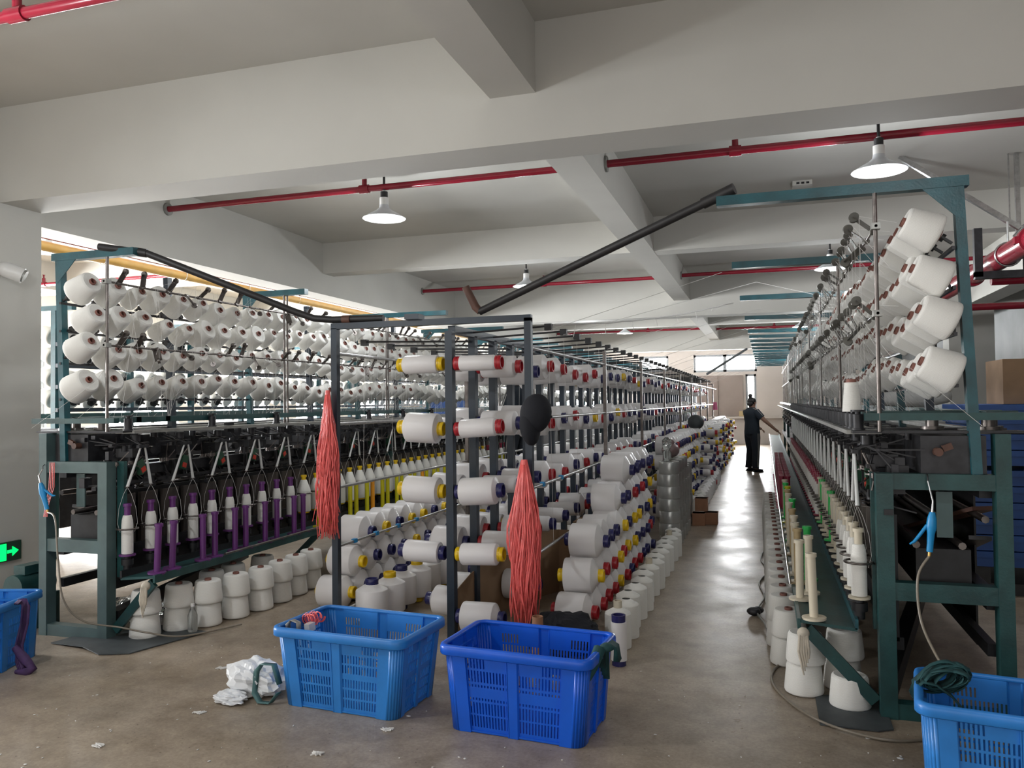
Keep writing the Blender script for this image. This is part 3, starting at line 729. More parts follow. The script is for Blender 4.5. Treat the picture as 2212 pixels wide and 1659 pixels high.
# silver packages
sv = MB().lathe([[(.04,.0),(.105,0)],[(.105,0),(.108,.008),(.108,.118),(.105,.126)],[(.105,.126),(.04,.126)]], 26).mesh('silver_roll', M['silver'])
for st in range(7):
    for l in range(7 if st < 4 else 6):
        o = link('foil_wrapped_roll', sv); o.location = (-.97 - .006*(l%2) - (.0 if st < 5 else .02), 8.5+.29*st, .002 + .128*l)
        tag(o, 'silver wrapped roll, %s up in the %s silver column along the aisle' % (nth(l+1), nth(st+1)), 'roll', 'silver rolls stacked along the aisle')
for i, (x,y,z,h,w) in enumerate(((-.80,10.12,0,.15,.15),(-.66,10.22,0,.15,.16),(-.78,10.3,.152,.16,.15))):
    mb = MB().box(x-w/2,x+w/2,y-.08,y+.08,z+.001,z+h); mb.box(x-w/2-.004,x+w/2+.004,y-.085,y+.085,z+h-.012,z+h)
    solo('small_carton', mb, M['kraft'], ('small reddish brown carton on the floor against the silver rolls','small reddish brown carton on the floor, the one jutting into the aisle','small reddish brown carton resting on top of two others by the silver rolls')[i], 'box', 'small cartons by the silver rolls')
solo('plastic_bag', MB().ball((-1.02,9.1,.98),(.10,.12,.085),14,10).ball((-1.0,9.05,1.07),(.03,.03,.03),8,6), M['mauve'], 'mauve tied plastic bag on top of the silver rolls', 'bag')
b_ = thing('plastic_bottle', 'white wrapped bottle standing on the first silver column', 'bottle', (-.99,8.5,.9))
part('bottle_body', MB().lathe([[(.001,.9),(.045,.9)],[(.045,.9),(.045,.99),(.03,1.02)],[(.03,1.02),(.05,1.06),(.05,1.12),(.02,1.15)],[(.02,1.15),(.001,1.15)]], 14, Matrix.Translation((-.99,8.5,0))), M['water'], b_)
solo('yarn_bag', MB().ball((-1.15,14.2,1.16),(.14,.14,.13),14,10), M['rubber'], 'grey knotted bag on the far bobbin stack', 'bag')
solo('plastic_cup', MB().cyl((-.98,17.0,1.34),(-.98,17.0,1.5),.05,14,0,.035), M['pink'], 'pink plastic cup on the far bobbin stack', 'cup')
# ------------------------------------------------------------------ cones standing on the floor beside the machines
def floor_cones(pts, grp, where):
    for i, (x,y,nl) in enumerate(pts):
        for l in range(nl):
            spawn('yarn_cone', FCONE, 'floor yarn cone, %s of %s stack %s' % ('single cone' if nl == 1 else ('lower one','upper one')[l], nth(i+1), where), 'yarn cone', (x+.01*l, y-.005*l, .003+.1585*l), zspin(i*1.3+l), None, grp)
lf = [(-3.97,4.36,2),(-3.88,4.57,2),(-3.76,4.72,2),(-3.70,4.95,2),(-3.66,5.19,2),(-3.66,5.44,2),(-3.67,5.68,2),(-3.68,5.92,2),(-3.66,6.45,2),(-3.67,6.7,2),(-3.95,5.0,2),(-3.95,5.25,2),(-3.93,5.6,2),(-3.68,7.2,2),(-3.68,7.5,2)]
floor_cones(lf, 'yarn cones under the pillar-side shelf', 'under the pillar-side shelf')
rf = [(.17,4.47,2),(.38,4.33,1),(.37,4.60,2),(.10,4.93,2),(.08,5.28,2)] + [(.08-.002*k, 5.55+.26*k, 2) for k in range(22)]
floor_cones(rf, 'yarn cones under the pallet-side shelf', 'under the pallet-side shelf')
# empty tubes on the shelves
def tubes(W, items, machine_name):
    cnt = {}
    for (y, u, c, lean) in items:
        cnt[c] = cnt.get(c, 0) + 1
        z = .4405 if u > .8 else .43
        q = Quaternion((0,1,0), lean) 
        spawn('empty_tube', T[c], 'empty %s tube on the %s shelf, %s %s from the near end' % (CN[c], machine_name, nth(cnt[c]), CN[c]), 'tube', W(u,y,z), q, None, 'empty tubes on the %s shelf' % machine_name)
it = []
for k, y in enumerate((4.30,4.44,4.75,4.88,5.11,5.24,5.49,5.65,5.90,6.04)): it.append((y,.86,'purple',.05 if k < 2 else 0))
rnd = random.Random(8)
for k in range(34): it.append((6.30+.17*k+.05*(k%2),.86,rnd.choices(('lime','orange'),(3,1))[0],0))
tubes(WL, it, 'pillar-side')
it = [(4.25,.835,'cream',-.03),(4.64,.885,'cream',0),(4.80,.83,'cream',0),(5.05,.88,'tan',0),(5.15,.82,'grn',0),(5.28,.885,'cream',0),(5.6,.88,'cream',0),(5.95,.88,'tan',0),(6.3,.89,'cream',0),(6.55,.86,'grn',0),(6.9,.88,'cream',0),(7.2,.88,'tan',0),(7.5,.87,'lime',0),(7.8,.88,'grn',0),(8.1,.88,'cream',0)]
for k in range(56): it.append((8.5+.14*(k//2),.84 if k%2 else .90,'crimson',0))
tubes(WR, it, 'pallet-side')
big = cone_proto('standing', .040, .026, .155)
sc_ = spawn('yarn_cone', [('yarn_winding', MB().lathe([[(.001,0),(.047,0)],[(.047,0),(.046,.01),(.034,.15)],[(.034,.15),(.02,.152)]],20).mesh('rail_cone', M['yarn'])), ('paper_core', MB().lathe([[(.026,.14),(.025,.168)],[(.025,.168),(.018,.168)],[(.018,.168),(.018,.14)],[(.018,.14),(.001,.14)]],16).mesh('rail_core', M['core']))],
   'small white yarn cone standing on the near end of the pallet-side top rail', 'yarn cone', (.43,4.47,1.466))
# ------------------------------------------------------------------ blue baskets
def basket(c, ang, m, label, tw=.72, td=.475, bw=.635, bd=.405, H=.392, slots='A'):
    R = link('plastic_basket', None); R.location = V(c); R.rotation_euler = (0,0,ang); tag(R, label, 'basket', 'blue plastic baskets')
    def rrect(w, d, r, n=5):
        pts = []
        for cx_, cy_, a0 in ((w/2-r, d/2-r, 0), (-w/2+r, d/2-r, PI/2), (-w/2+r, -d/2+r, PI), (w/2-r, -d/2+r, 1.5*PI)):
            for i in range(n+1):
                a = a0 + PI/2*i/n; pts.append((cx_+r*math.cos(a), cy_+r*math.sin(a)))
        return pts
    # walls: four sides with slots, as grids of faces, plus rounded corners
    mb = MB(); rc = .045
    def P(side, s, t, off=0.):
        # side 0 +x,1 +y,2 -x,3 -y ; s in [-1,1] along side, t height 0..1
        w = bw+(tw-.05-bw)*t; d = bd+(td-.05-bd)*t
        if side in (1,3):
            x = s*(w/2-rc); y = (d/2+off)*(1 if side == 1 else -1); return V((x if side == 3 else -x, y, t*H))
        y = s*(d/2-rc); x = (w/2+off)*(1 if side == 0 else -1); return V((x, y if side == 0 else -y, t*H))
    def side_panel(side, half_len):
        # columns of slots in two panels left and right of the middle rib
        n = 13 if half_len > .25 else 8
        edges = [-1.0, -.80]; solid = [0]
        ss = [-1.0,-.82]; kind = ['c']
        a0, a1 = -.80, -.10
        step = (a1-a0)/n
        cols = [(-1.0,-.80,'c')]
        for i in range(n): 
            x = a0+step*i; cols += [(x,x+step*.55,'w'),(x+step*.55,x+step,'s%d' % i)]
        cols += [(a1,a1+.001,'c')]
        cols += [(-.099,-.075,'r0'),(-.075,.075,'r'),(.075,.099,'r1')]
        for i in range(n):
            x = .10+step*i; cols += [(x,x+step*.45,'s%d' % (n-1-i)),(x+step*.45,x+step,'w')]
        cols += [(.80,1.0,'c')]
        rows = [(0,.07,0),(.07,.175,1),(.175,.20,0),(.20,.305,1),(.305,.33,0),(.33,.435,1),(.435,.51,0),(.51,.615,1),(.615,.64,0),(.64,.745,1),(.745,.775,0),(.775,.875,2),(.875,1,0)]
        if slots == 'B': rows = [(0,.07,0),(.07,.205,1),(.205,.225,0),(.225,.36,1),(.36,.385,0),(.385,.415,1),(.415,.54,0),(.54,.57,1),(.57,.60,0),(.60,.735,1),(.735,.76,0),(.76,.875,2),(.875,1,0)]
        for (s0,s1,k) in cols:
            o0 = o1 = 0.
            if k == 'c': o0 = o1 = .010
            if k == 'r': o0 = o1 = .010
            if k == 'r0': o1 = .010
            if k == 'r1': o0 = .010
            for (t0,t1,h) in rows:
                if k[0] == 's' and (h == 1 or (h == 2 and int(k[1:]) < n*.42)): continue
                mb.add([P(side,s0,t0,o0),P(side,s1,t0,o1),P(side,s1,t1,o1),P(side,s0,t1,o0)], [(0,1,2,3)], False)
            if k == 'c':
                for sx in ((s1,) if s0 < 0 else (s0,)):
                    mb.add([P(side,sx,0,0),P(side,sx,0,.01),P(side,sx,1,.01),P(side,sx,1,0)], [(0,1,2,3)])
    for sd in range(4): side_panel(sd, .3 if sd in (1,3) else .2)
    # corners
    for i, (sx, sy) in enumerate(((1,1),(-1,1),(-1,-1),(1,-1))):
        for k in range(6):
            vs = []
            for t in (0,1):
                w = bw+(tw-.05-bw)*t; d = bd+(td-.05-bd)*t
                for kk in (k, k+1):
                    a = PI/2*(i + kk/6); r = rc+.010
                    vs.append(V((sx*(w/2-rc)+r*math.cos(a), sy*(d/2-rc)+r*math.sin(a), t*H)))
            mb.add([vs[0],vs[1],vs[3],vs[2]], [(0,1,2,3)], True)
    o = link('walls', mb.mesh('basket_walls', m), R)
    md = o.modifiers.new('thick', 'SOLIDIFY'); md.thickness = .004; md.offset = -1
    bt = MB(); pts = rrect(bw+.01, bd+.01, rc+.005); n = len(pts)
    bt.add([(x,y,.004) for x,y in pts]+[(x,y,.012) for x,y in pts], [tuple(range(n-1,-1,-1)), tuple(range(n,2*n))]+[(i,(i+1)%n,n+(i+1)%n,n+i) for i in range(n)])
    link('floor_panel', bt.mesh('basket_floor', m), R)
    rm = MB(); prof = [(-.030,H-.008),(-.026,H+.004),(-.014,H+.008),(.0,H+.004),(.004,H-.008),(.004,H-.036),(.0,H-.04),(-.002,H-.036),(-.003,H-.012)]
    vs = []; base = [rrect(tw+2*o_, td+2*o_, .06+o_, 7) for o_, _ in prof]
    n = len(base[0]); K = len(prof)
    for j in range(K):
        for i in range(n): 
            x, y = base[j][i]
            dip = .012*math.exp(-((y/.07)**2)) if abs(x) > tw*.45 else 0
            vs.append((x,y,prof[j][1]-dip))
    rm.add(vs, [(j*n+i, j*n+(i+1)%n, (j+1)%K*n+(i+1)%n, (j+1)%K*n+i) for j in range(K) for i in range(n)], True)
    link('rim', rm.mesh('basket_rim', m), R)
    for sx in (-1,1):
        hm_ = MB().bar((sx*(tw/2-.035),-.07,H-.055),(sx*(tw/2-.035),.07,H-.055),.014,.012)
        link('handle', hm_.mesh('basket_handle', m), R)
    return R
basket((-2.035,3.755,.001), -.075, M['blueA'], 'light blue slotted plastic basket with red thread wound on its rim, beside the white bag', .77, .50)
basket((-1.10,3.70,.001), -.078, M['blueB'], 'deep blue slotted plastic basket under the coral ribbons, on the aisle side', .748, .485, slots='B')
basket((-4.45,3.50,.001), -1.28, M['blueA'], 'blue plastic basket with a purple cloth over its rim, in front of the pillar')
basket((.905,3.475,.001), -.155, M['blueA'], 'light blue plastic basket holding bundled teal cloth, below the hanging air gun')

# things on the baskets
def ribbon(pts, w, th=.004, mb=None, wd=None):
    mb = mb or MB(); pts = [V(p) for p in pts]; L, Rr = [], []
    for i, p in enumerate(pts):
        t = (pts[min(i+1,len(pts)-1)]-pts[max(i-1,0)]).normalized()
        s = (wd or V((0,0,1)).cross(t) if abs(t.z) < .95 else V((1,0,0))); s = V(s).normalized()*w/2
        L.append(p-s); Rr.append(p+s)
    n = len(pts); nrm = []
    for i in range(n):
        t = (pts[min(i+1,n-1)]-pts[max(i-1,0)]).normalized(); nrm.append(t.cross((Rr[i]-L[i]).normalized())*th)
    vs = L + Rr + [L[i]+nrm[i] for i in range(n)] + [Rr[i]+nrm[i] for i in range(n)]
    fs = []
    for i in range(n-1):
        fs += [(i,i+1,n+i+1,n+i), (2*n+i,3*n+i,3*n+i+1,2*n+i+1), (i,2*n+i,2*n+i+1,i+1), (n+i,n+i+1,3*n+i+1,3*n+i)]
    fs += [(0,n,3*n,2*n),(n-1,3*n-1,4*n-1,2*n-1)]
    mb.add(vs, fs, True); return mb
rnd = random.Random(4)
mb = MB()
for k in range(16):
    a = rnd.uniform(-.03,.03); x = -2.345 + a; y = 3.78 + rnd.uniform(-.045,.045)
    mb.tube([(x+.025*math.cos(w), y+.006*w, .382+.03*math.sin(w)) for w in [i*2*PI/12 for i in range(13)]], .0022, 4)
solo('thread_hank', mb, M['coral'], 'hank of red thread wound over the rim of the light blue basket', 'thread')
mb = ribbon([(-2.37,3.60,.36),(-2.375,3.61,.40),(-2.365,3.63,.415),(-2.335,3.64,.40),(-2.33,3.64,.33)], .03, .004, None, (.3,1,0))
solo('grey_strap', mb, M['grey'], 'short grey strap hooked over the light blue basket rim', 'strap')
mb = ribbon([(-2.40,3.57,.10),(-2.44,3.58,.195),(-2.52,3.59,.19),(-2.545,3.58,.15),(-2.54,3.55,.05),(-2.50,3.54,.008),(-2.44,3.55,.006),(-2.40,3.56,.06)], .035, .004, None, (.25,1,.0))
solo('teal_strap', mb, M['strap'], 'teal webbing strap looped on the floor over the white bag', 'strap')
mb = MB()
for k in range(5):
    o_ = .012*k
    ribbon([(-.735+o_*.3,3.62+o_,.33-.02*k),(-.725,3.63+o_,.40),(-.70,3.64+o_,.418),(-.675,3.65+o_,.40),(-.668,3.65+o_,.34)], .03, .006, mb, (.2,1,0))
mb.tube([(-.74,3.62,.40),(-.76,3.55,.34),(-.785,3.50,.27)], [.03,.026,.012], 8)
mb.ball((-.71,3.64,.405),(.035,.035,.02),10,6)
solo('teal_cloth', mb, M['tcloth'], 'dark teal cloth knotted over the rim of the deep blue basket', 'cloth')
mb = MB()
for k in range(3):
    o_ = .012*k
    ribbon([(-4.20+o_,3.60,.385),(-4.17+o_,3.60,.41),(-4.14+o_,3.60,.38),(-4.15+o_,3.60,.28),(-4.19+o_,3.60,.15),(-4.17+o_,3.58,.06),(-4.12+o_,3.56,.012)], .035, .008, mb, (.1,1,0))
mb.tube([(-4.19,3.58,.14),(-4.12,3.58,.08),(-4.06,3.58,.03),(-4.08,3.56,.012),(-4.15,3.55,.012)], [.02,.028,.028,.026,.012], 8)
solo('purple_cloth', mb, M['pcloth'], 'purple cloth strip hanging from the basket by the pillar to the floor', 'cloth')
mb = MB(); rnd = random.Random(9)
for k in range(22):
    a = rnd.uniform(-.5,.5); cx_, cy_ = .655+rnd.uniform(-.02,.03), 3.55+rnd.uniform(-.03,.03); rx, rz = rnd.uniform(.045,.085), rnd.uniform(.035,.06)
    ribbon([(cx_+rx*math.cos(w)*math.cos(a), cy_+rx*math.cos(w)*math.sin(a)+.012*math.sin(2*w+k), .425+rz*math.sin(w)+.02*math.cos(w)) for w in [i*2*PI/16 for i in range(17)]], rnd.uniform(.016,.028), .003, mb, (-math.sin(a),math.cos(a),.3))
for k in range(7):
    o_ = .014*k
    ribbon([(.545,3.50+o_,.345),(.55,3.50+o_,.385),(.575,3.50+o_,.412),(.62,3.50+o_*.8,.405),(.67,3.49+o_*.6,.37),(.72,3.48+o_*.4,.31),(.735,3.47+o_*.3,.27)], .02, .004, mb, (0,1,.2))
solo('cloth_bundle', mb, M['tcloth'], 'bundle of dark teal cloth strips resting in the basket below the air gun', 'cloth')
# crumpled white bag on the floor
def crumple(name, c, rad, m, label, cat, seed, amp=.28, flat=True):
    rnd = random.Random(seed); mb = MB(); n, k = 34, 20; vs = []
    fr = [(V((rnd.uniform(-1,1),rnd.uniform(-1,1),rnd.uniform(-1,1))).normalized(), rnd.uniform(2,9), rnd.uniform(0,6)) for _ in range(9)]
    for i in range(k+1):
        th = PI*i/k
        for j in range(n):
            ph = 2*PI*j/n; d = V((math.sin(th)*math.cos(ph), math.sin(th)*math.sin(ph), math.cos(th)))
            s = 1 + amp*sum(abs(math.sin(f*d.dot(a)+p)) - .6 for a, f, p in fr)/3.2
            p = V((d.x*rad[0]*s, d.y*rad[1]*s, d.z*rad[2]*s)); p.z = max(p.z, -rad[2]*.8) if flat else p.z
            vs.append(V(c) + p + V((0,0,rad[2]*.8 if flat else 0)))
    mb.add(vs, [(i*n+j,(i+1)*n+j,(i+1)*n+(j+1)%n,i*n+(j+1)%n) for i in range(k) for j in range(n)], False)
    return solo(name, mb, m, label, cat)
crumple('plastic_bag', (-2.60,3.66,.003), (.155,.11,.095), M['bag'], 'crumpled white plastic bag lying on the floor against the light blue basket', 'bag', 5, .38)
crumple('plastic_scrap', (-2.66,3.52,.002), (.085,.06,.03), M['bag'], 'loose white plastic flap lying in front of the crumpled bag', 'plastic scrap', 6, .5)
# lint on the floor
rnd = random.Random(12); lint = MB()
for k in range(170):
    x, y = rnd.uniform(-4.0,.6), rnd.uniform(2.0,4.6)
    r = rnd.uniform(.002,.009)*(1.8 if rnd.random() < .1 else 1); a = rnd.uniform(0,3)
    lint.ball((x,y,.002),(r,r*rnd.uniform(.3,.8),.002),6,4,0,Matrix.Rotation(a,3,'Z'))
for cx_, cy_ in ((-1.9,3.1),(-2.72,3.35),(-2.85,3.9),(-3.05,3.95),(-1.72,3.42),(-2.9,2.9),(-3.3,2.55)):
    for k in range(10):
        lint.tube([(cx_+rnd.uniform(-.03,.03),cy_+rnd.uniform(-.02,.02),.003+.004*rnd.random()) for _ in range(3)], .003, 4)
solo('floor_lint', lint, M['lint'], 'scattered white lint flecks over the concrete floor', 'lint', None, 'stuff')
# mats
def mat_poly(name, pts, label, lift):
    n = len(pts); mb = MB()
    mb.add([(x,y,.003+z) for (x,y,z) in pts]+[(x,y,.009+z) for (x,y,z) in pts], [tuple(range(n-1,-1,-1)),tuple(range(n,2*n))]+[(i,(i+1)%n,n+(i+1)%n,n+i) for i in range(n)])
    solo(name, mb, M['rubber'], label, 'mat')
mat_poly('floor_mat', [(-4.45,4.06,0),(-4.15,4.02,.012),(-3.95,3.95,0),(-3.78,4.02,0),(-3.62,4.55,0),(-4.1,4.6,0),(-4.4,4.3,0)], 'grey sheet mat under the cones at the pillar-side machine', .02)
mat_poly('floor_mat', [(.22,4.42,0),(.22,4.03,0),(.47,4.02,0),(.54,4.06,0),(.54,4.5,0)], 'grey sheet mat under the cones at the pallet-side machine', .02)
# water bottle between the cones
b_ = thing('water_bottle', 'clear plastic bottle standing between the floor cones of the pillar-side machine', 'bottle', (-3.72,4.52,.01))
part('bottle_body', MB().lathe([[(.001,0),(.03,0),(.032,.01),(.032,.11),(.02,.145),(.012,.16),(.012,.17)]], 16, Matrix.Translation((-3.72,4.52,.01))), M['water'], b_)
part('bottle_cap', MB().cyl((-3.72,4.52,.178),(-3.72,4.52,.198),.0135,12), M['white'], b_)
# cloth ties at the brace heads
for x, y, s_, lb in ((-3.80,4.2,1,'pillar-side'),(.16,4.2,-1,'pallet-side')):
    mb = MB(); mb.ball((x,y-.02,.385),(.03,.025,.03),10,7)
    for k in range(5): mb.tube([(x+.008*(k-2),y-.035,.38),(x+.012*(k-2),y-.045,.30),(x+.006*(k-2)+.01,y-.045,.19+.02*k)], [.008,.007,.004], 6)
    solo('cloth_tie', mb, M['creamcloth'], 'cream cloth strip knotted at the shelf corner of the %s machine' % lb, 'cloth')
# ------------------------------------------------------------------ coral ribbon bunches and cap on the creel posts
def tassel(top, L, wtop, wmid, wend, n, seed, label):
    rnd = random.Random(seed); R = thing('ribbon_bunch', label, 'ribbons', top)
    mb = MB(); top = V(top)
    for k in range(n):
        a = rnd.uniform(0,2*PI); q = math.sqrt(rnd.random()); ln = L*rnd.uniform(.72,1.0) if rnd.random() < .85 else L*rnd.uniform(.5,.8)
        pts = []; ph = rnd.uniform(0,6); am = rnd.uniform(.003,.02)
        for i in range(9):
            t = i/8
            w = wtop + (wmid-wtop)*min(1,t*2.1) + (wend-wmid)*max(0,(t-.45)/.55)
            pts.append(top + V((q*w*math.cos(a) + am*t*1.4*math.sin(ph+9*t), q*w*.75*math.sin(a) + am*t*1.4*math.cos(ph+7*t), -ln*t)))
        aa = rnd.uniform(0,PI)
        ribbon(pts, rnd.uniform(.004,.010), .0012, mb, (math.cos(aa),math.sin(aa),0))
    part('ribbons', mb, M['coral'], R)
    part('tie', MB().tube([top+V((0,0,.01)),top+V((0,0,-.02))], wtop*1.15, 10), M['coral'], R)
tassel((-2.795,4.725,1.62), .99, .014, .062, .075, 190, 1, 'bunch of coral plastic ribbons hung on the window-side creel post')
tassel((-1.42,4.715,1.17), 1.03, .018, .108, .075, 260, 2, 'bunch of coral plastic ribbons hung low on the aisle-side creel post')
cp = thing('baseball_cap', 'black baseball cap hung on the aisle-side creel post above the ribbons', 'cap', (-1.33,4.70,1.45))
mb = MB()
mb.ball((-1.335,4.69,1.465),(.098,.085,.122),20,14,0,Matrix.Rotation(math.radians(10),3,'Y'))
mb.ball((-1.238,4.69,1.445),(.008,.008,.008),8,5)
part('crown', mb, M['cloth'], cp)
part('visor', MB().ball((-1.372,4.688,1.385),(.062,.085,.118),16,12,0,Matrix.Rotation(math.radians(-6),3,'Y')), M['cloth'], cp)
# ------------------------------------------------------------------ pipes
def pipe_thing(name, pts, r, m, label, cat='pipe', n=14, extra=None):
    R = thing(name, label, cat, pts[0])
    part('tube', MB().tube(pts, r, n), m, R)
    for (nm, mb_, m_) in (extra or []): part(nm, mb_, m_, R)
    return R
def bend(p, q, r_, k=5):
    return None
dp = [V((-4.20,4.2,2.60)),V((-3.98,4.27,2.567)),V((-3.90,4.30,2.553)),V((-3.30,4.60,2.285)),V((-3.06,4.73,2.175)),V((-2.93,4.78,2.125)),V((-2.8,4.80,2.112)),V((-2.42,4.81,2.108))]
pipe_thing('dark_pipe', dp, .0235, M['darkpipe'], 'long black bent pipe sloping from the pillar-side arm down onto the creel', extra=[('collar', MB().tube([dp[1]+(dp[2]-dp[1])*.1, dp[2]], .029, 14), M['black']), ('coupling', MB().tube([V((-2.72,4.80,2.11)),V((-2.66,4.80,2.11))], .028, 14), M['rust'])])
a, b = V((-1.73,4.80,2.12)), V((-.15,4.32,2.635)); d = (b-a).normalized()
pipe_thing('dark_pipe', [a, b], .0245, M['darkpipe'], 'long black straight pipe sloping from the creel up to the pallet-side arm', extra=[('end_collar', MB().tube([b-d*.16, b+d*.02], .031, 14), M['darkpipe']), ('elbow_stub', MB().tube([a, a+V((-.03,-.0,.03)), a+V((-.09,-.02,.16))], [.024,.027,.025], 12), M['rust'])])
# sprinkler pipes across the bays
def sprink(x0, x1, y, z, r, label, tees, fl=True):
    R = thing('sprinkler_pipe', label, 'pipe', (x0,y,z))
    part('tube', MB().tube([(x0,y,z),(x1,y,z)], r, 14), M['redpipe'], R)
    for t in tees:
        part('tee', MB().tube([(t-.05,y,z),(t+.05,y,z)], r*1.35, 14).tube([(t,y,z),(t,y,z+.10)], r*.8, 10), M['redpipe'], R)
        part('sprinkler_head', MB().cyl((t,y,z+.10),(t,y,z+.15),.012,8).cyl((t,y,z+.15),(t,y,z+.155),.022,10), M['redpipe'], R)
    if fl: part('flange', MB().cyl((x0,y,z),(x0+.02,y,z),r*2.1,16), M['grey'], R)
sprink(-6.129,-1.621,7.06,3.67,.032,'red sprinkler pipe behind the front beam in the middle bay',[-3.75])
sprink(-1.319,3.37,7.0,3.655,.034,'red sprinkler pipe behind the front beam over the pallet-side machine',[-.20])
sprink(-6.129,-1.621,13.8,3.66,.032,'red sprinkler pipe beyond the cross beam in the middle bay',[-3.75])
sprink(-1.319,3.37,13.7,3.66,.032,'red sprinkler pipe beyond the cross beam over the pallet-side machine',[])
sprink(-6.129,-1.621,24.0,3.66,.034,'distant red sprinkler pipe in the middle bay near the far wall',[-3.3])
sprink(-1.319,3.37,23.9,3.62,.034,'distant red sprinkler pipe over the far aisle',[.3])
sprink(-5.9,3.3,2.86,3.40,.027,'red pipe overhead in front of the front beam',[-3.35],False)
R = thing('ochre_pipe', 'long ochre pipe with a thin red pipe strapped on, running above the pillar-side machine', 'pipe', (-7.05,5.3,3.2))
part('tube', MB().tube([(-7.05,5.2,3.2),(-7.0,26,3.2)], .055, 14), M['yellowpipe'], R)
part('red_tube', MB().tube([(-7.0,5.2,3.285),(-6.95,26,3.285)], .02, 8), M['redpipe'], R)
for k in range(12): part('strap', MB().tube([(-7.05+.065*math.cos(w),5.8+1.3*k,3.215+.085*math.sin(w)) for w in [i*2*PI/12 for i in range(13)]], .006, 5), M['white'], R)
sprink(-11.0,-7.6,9.8,3.5,.03,'red pipe high in the window bay beyond the pillar-side machine',[-10.9],False)
# large red main with fittings
mx, mz = 2.15, 2.84
R = thing('red_main_pipe', 'large glossy red fire main running overhead beside the pallet-side machine', 'pipe', (mx,6,mz))
part('tube', MB().tube([(mx,-1.5,mz),(mx,15.3,mz)], .098, 24), M['redpipe'], R)
for y in (7.6,9.6,11.4): part('coupling', MB().tube([(mx,y-.04,mz),(mx,y+.04,mz)], .118, 24).box(mx-.14,mx-.1,y-.03,y+.03,mz-.03,mz+.03), M['redpipe'], R)
part('hanger_ring', MB().tube([(mx+.107*math.cos(w),8.3,mz+.107*math.sin(w)) for w in [i*2*PI/20 for i in range(21)]], .01, 6).tube([(mx,8.3,mz+.1),(mx,8.3,mz+.3)],.009,6), M['steel'], R)
part('branch', MB().tube([(mx,11.2,mz-.12),(mx,11.2,mz+.30)], .04, 12).tube([(mx,11.2,mz-.18),(mx+1.1,11.2,mz-.18)], .045, 12), M['redpipe'], R)
part('branch', MB().tube([(mx,8.9,mz-.16),(mx+1.6,8.9,mz-.16)], .045, 12), M['redpipe'], R)
R = thing('pipe_bracket', 'dark steel bracket hung from the ceiling carrying the red fire main', 'bracket', (mx,8.6,ZC))
part('post', MB().box(mx-.2,mx-.13,8.62,8.69,mz-.15,mz+.32), M['dark'], R)
part('shelf_arm', MB().box(mx-.2,mx+.42,8.62,8.69,mz-.17,mz-.10), M['dark'], R)
part('post', MB().box(mx+.22,mx+.3,8.62,8.69,mz-.1,mz+.33), M['dark'], R)
R = thing('strut', 'galvanised struts bracing the pipe bracket to the ceiling', 'strut', (mx,8.6,ZC))
part('diagonal', MB().bar((mx-.85,8.55,ZC),(mx+.18,8.58,mz+.28),.045,.045), M['steel'], R)
part('upright', MB().bar((mx+.22,8.8,ZC),(mx+.22,8.8,mz+.25),.04,.04,(1,0,0)).bar((mx+.15,8.8,ZC),(mx+.15,8.8,mz+.4),.012,.012,(1,0,0)), M['steel'], R)
part('clamp', MB().tube([(mx+.18,8.56,mz+.28),(mx+.1,8.5,mz+.2),(mx+.16,8.5,mz+.12),(mx+.3,8.5,mz+.2),(mx+.45,8.5,mz+.12)], .012, 6), M['steel'], R)
# ------------------------------------------------------------------ lamps
shm = MB().lathe([[(.045,.13),(.05,.10),(.085,.07),(.15,.035),(.205,.0)],[(.205,.0),(.212,-.004),(.205,-.006),(.2,-.002)],[(.2,-.002),(.148,.03),(.083,.064),(.048,.094),(.04,.125)]], 32).mesh('lamp_shade', M['shade'])
nkm = MB().cyl((0,0,.12),(0,0,.2),.045,16).cyl((0,0,.2),(0,0,.255),.034,16).cyl((0,0,.255),(0,0,.27),.02,12).mesh('lamp_neck', M['white'])
ftm = MB().cyl((0,0,.2),(0,0,.26),.036,16).mesh('lamp_fitting', M['black'])
blm = MB().lathe([[(.04,.10),(.07,.055),(.075,.03),(.068,.005),(.045,-.015),(.001,-.024)]], 22).mesh('lamp_bulb', M['bulb'])
def lamp(x, y, z, label, power=36):
    R = spawn('pendant_lamp', [('shade', shm, [('rim', MB().tube([(.206*math.cos(w),.206*math.sin(w),-.003) for w in [i*2*PI/32 for i in range(33)]], .004, 5, False).mesh('shade_rim', M['white']))]), ('neck', nkm), ('fitting', ftm), ('bulb', blm),
               ('stem', MB().cyl((0,0,.26),(0,0,ZC-z),.012,10).cyl((0,0,ZC-z-.012),(0,0,ZC-z),.05,14).mesh('stem', M['dark']))], label, 'lamp', (x,y,z), None, None, 'ceiling lamps')
    li = bpy.data.lights.new('lamp_light', 'POINT'); li.energy = power; li.color = (.93,.97,1); li.shadow_soft_size = .07
    lo = bpy.data.objects.new('lamp_light', li); lo.location = (x,y,z-.5); COL.objects.link(lo)
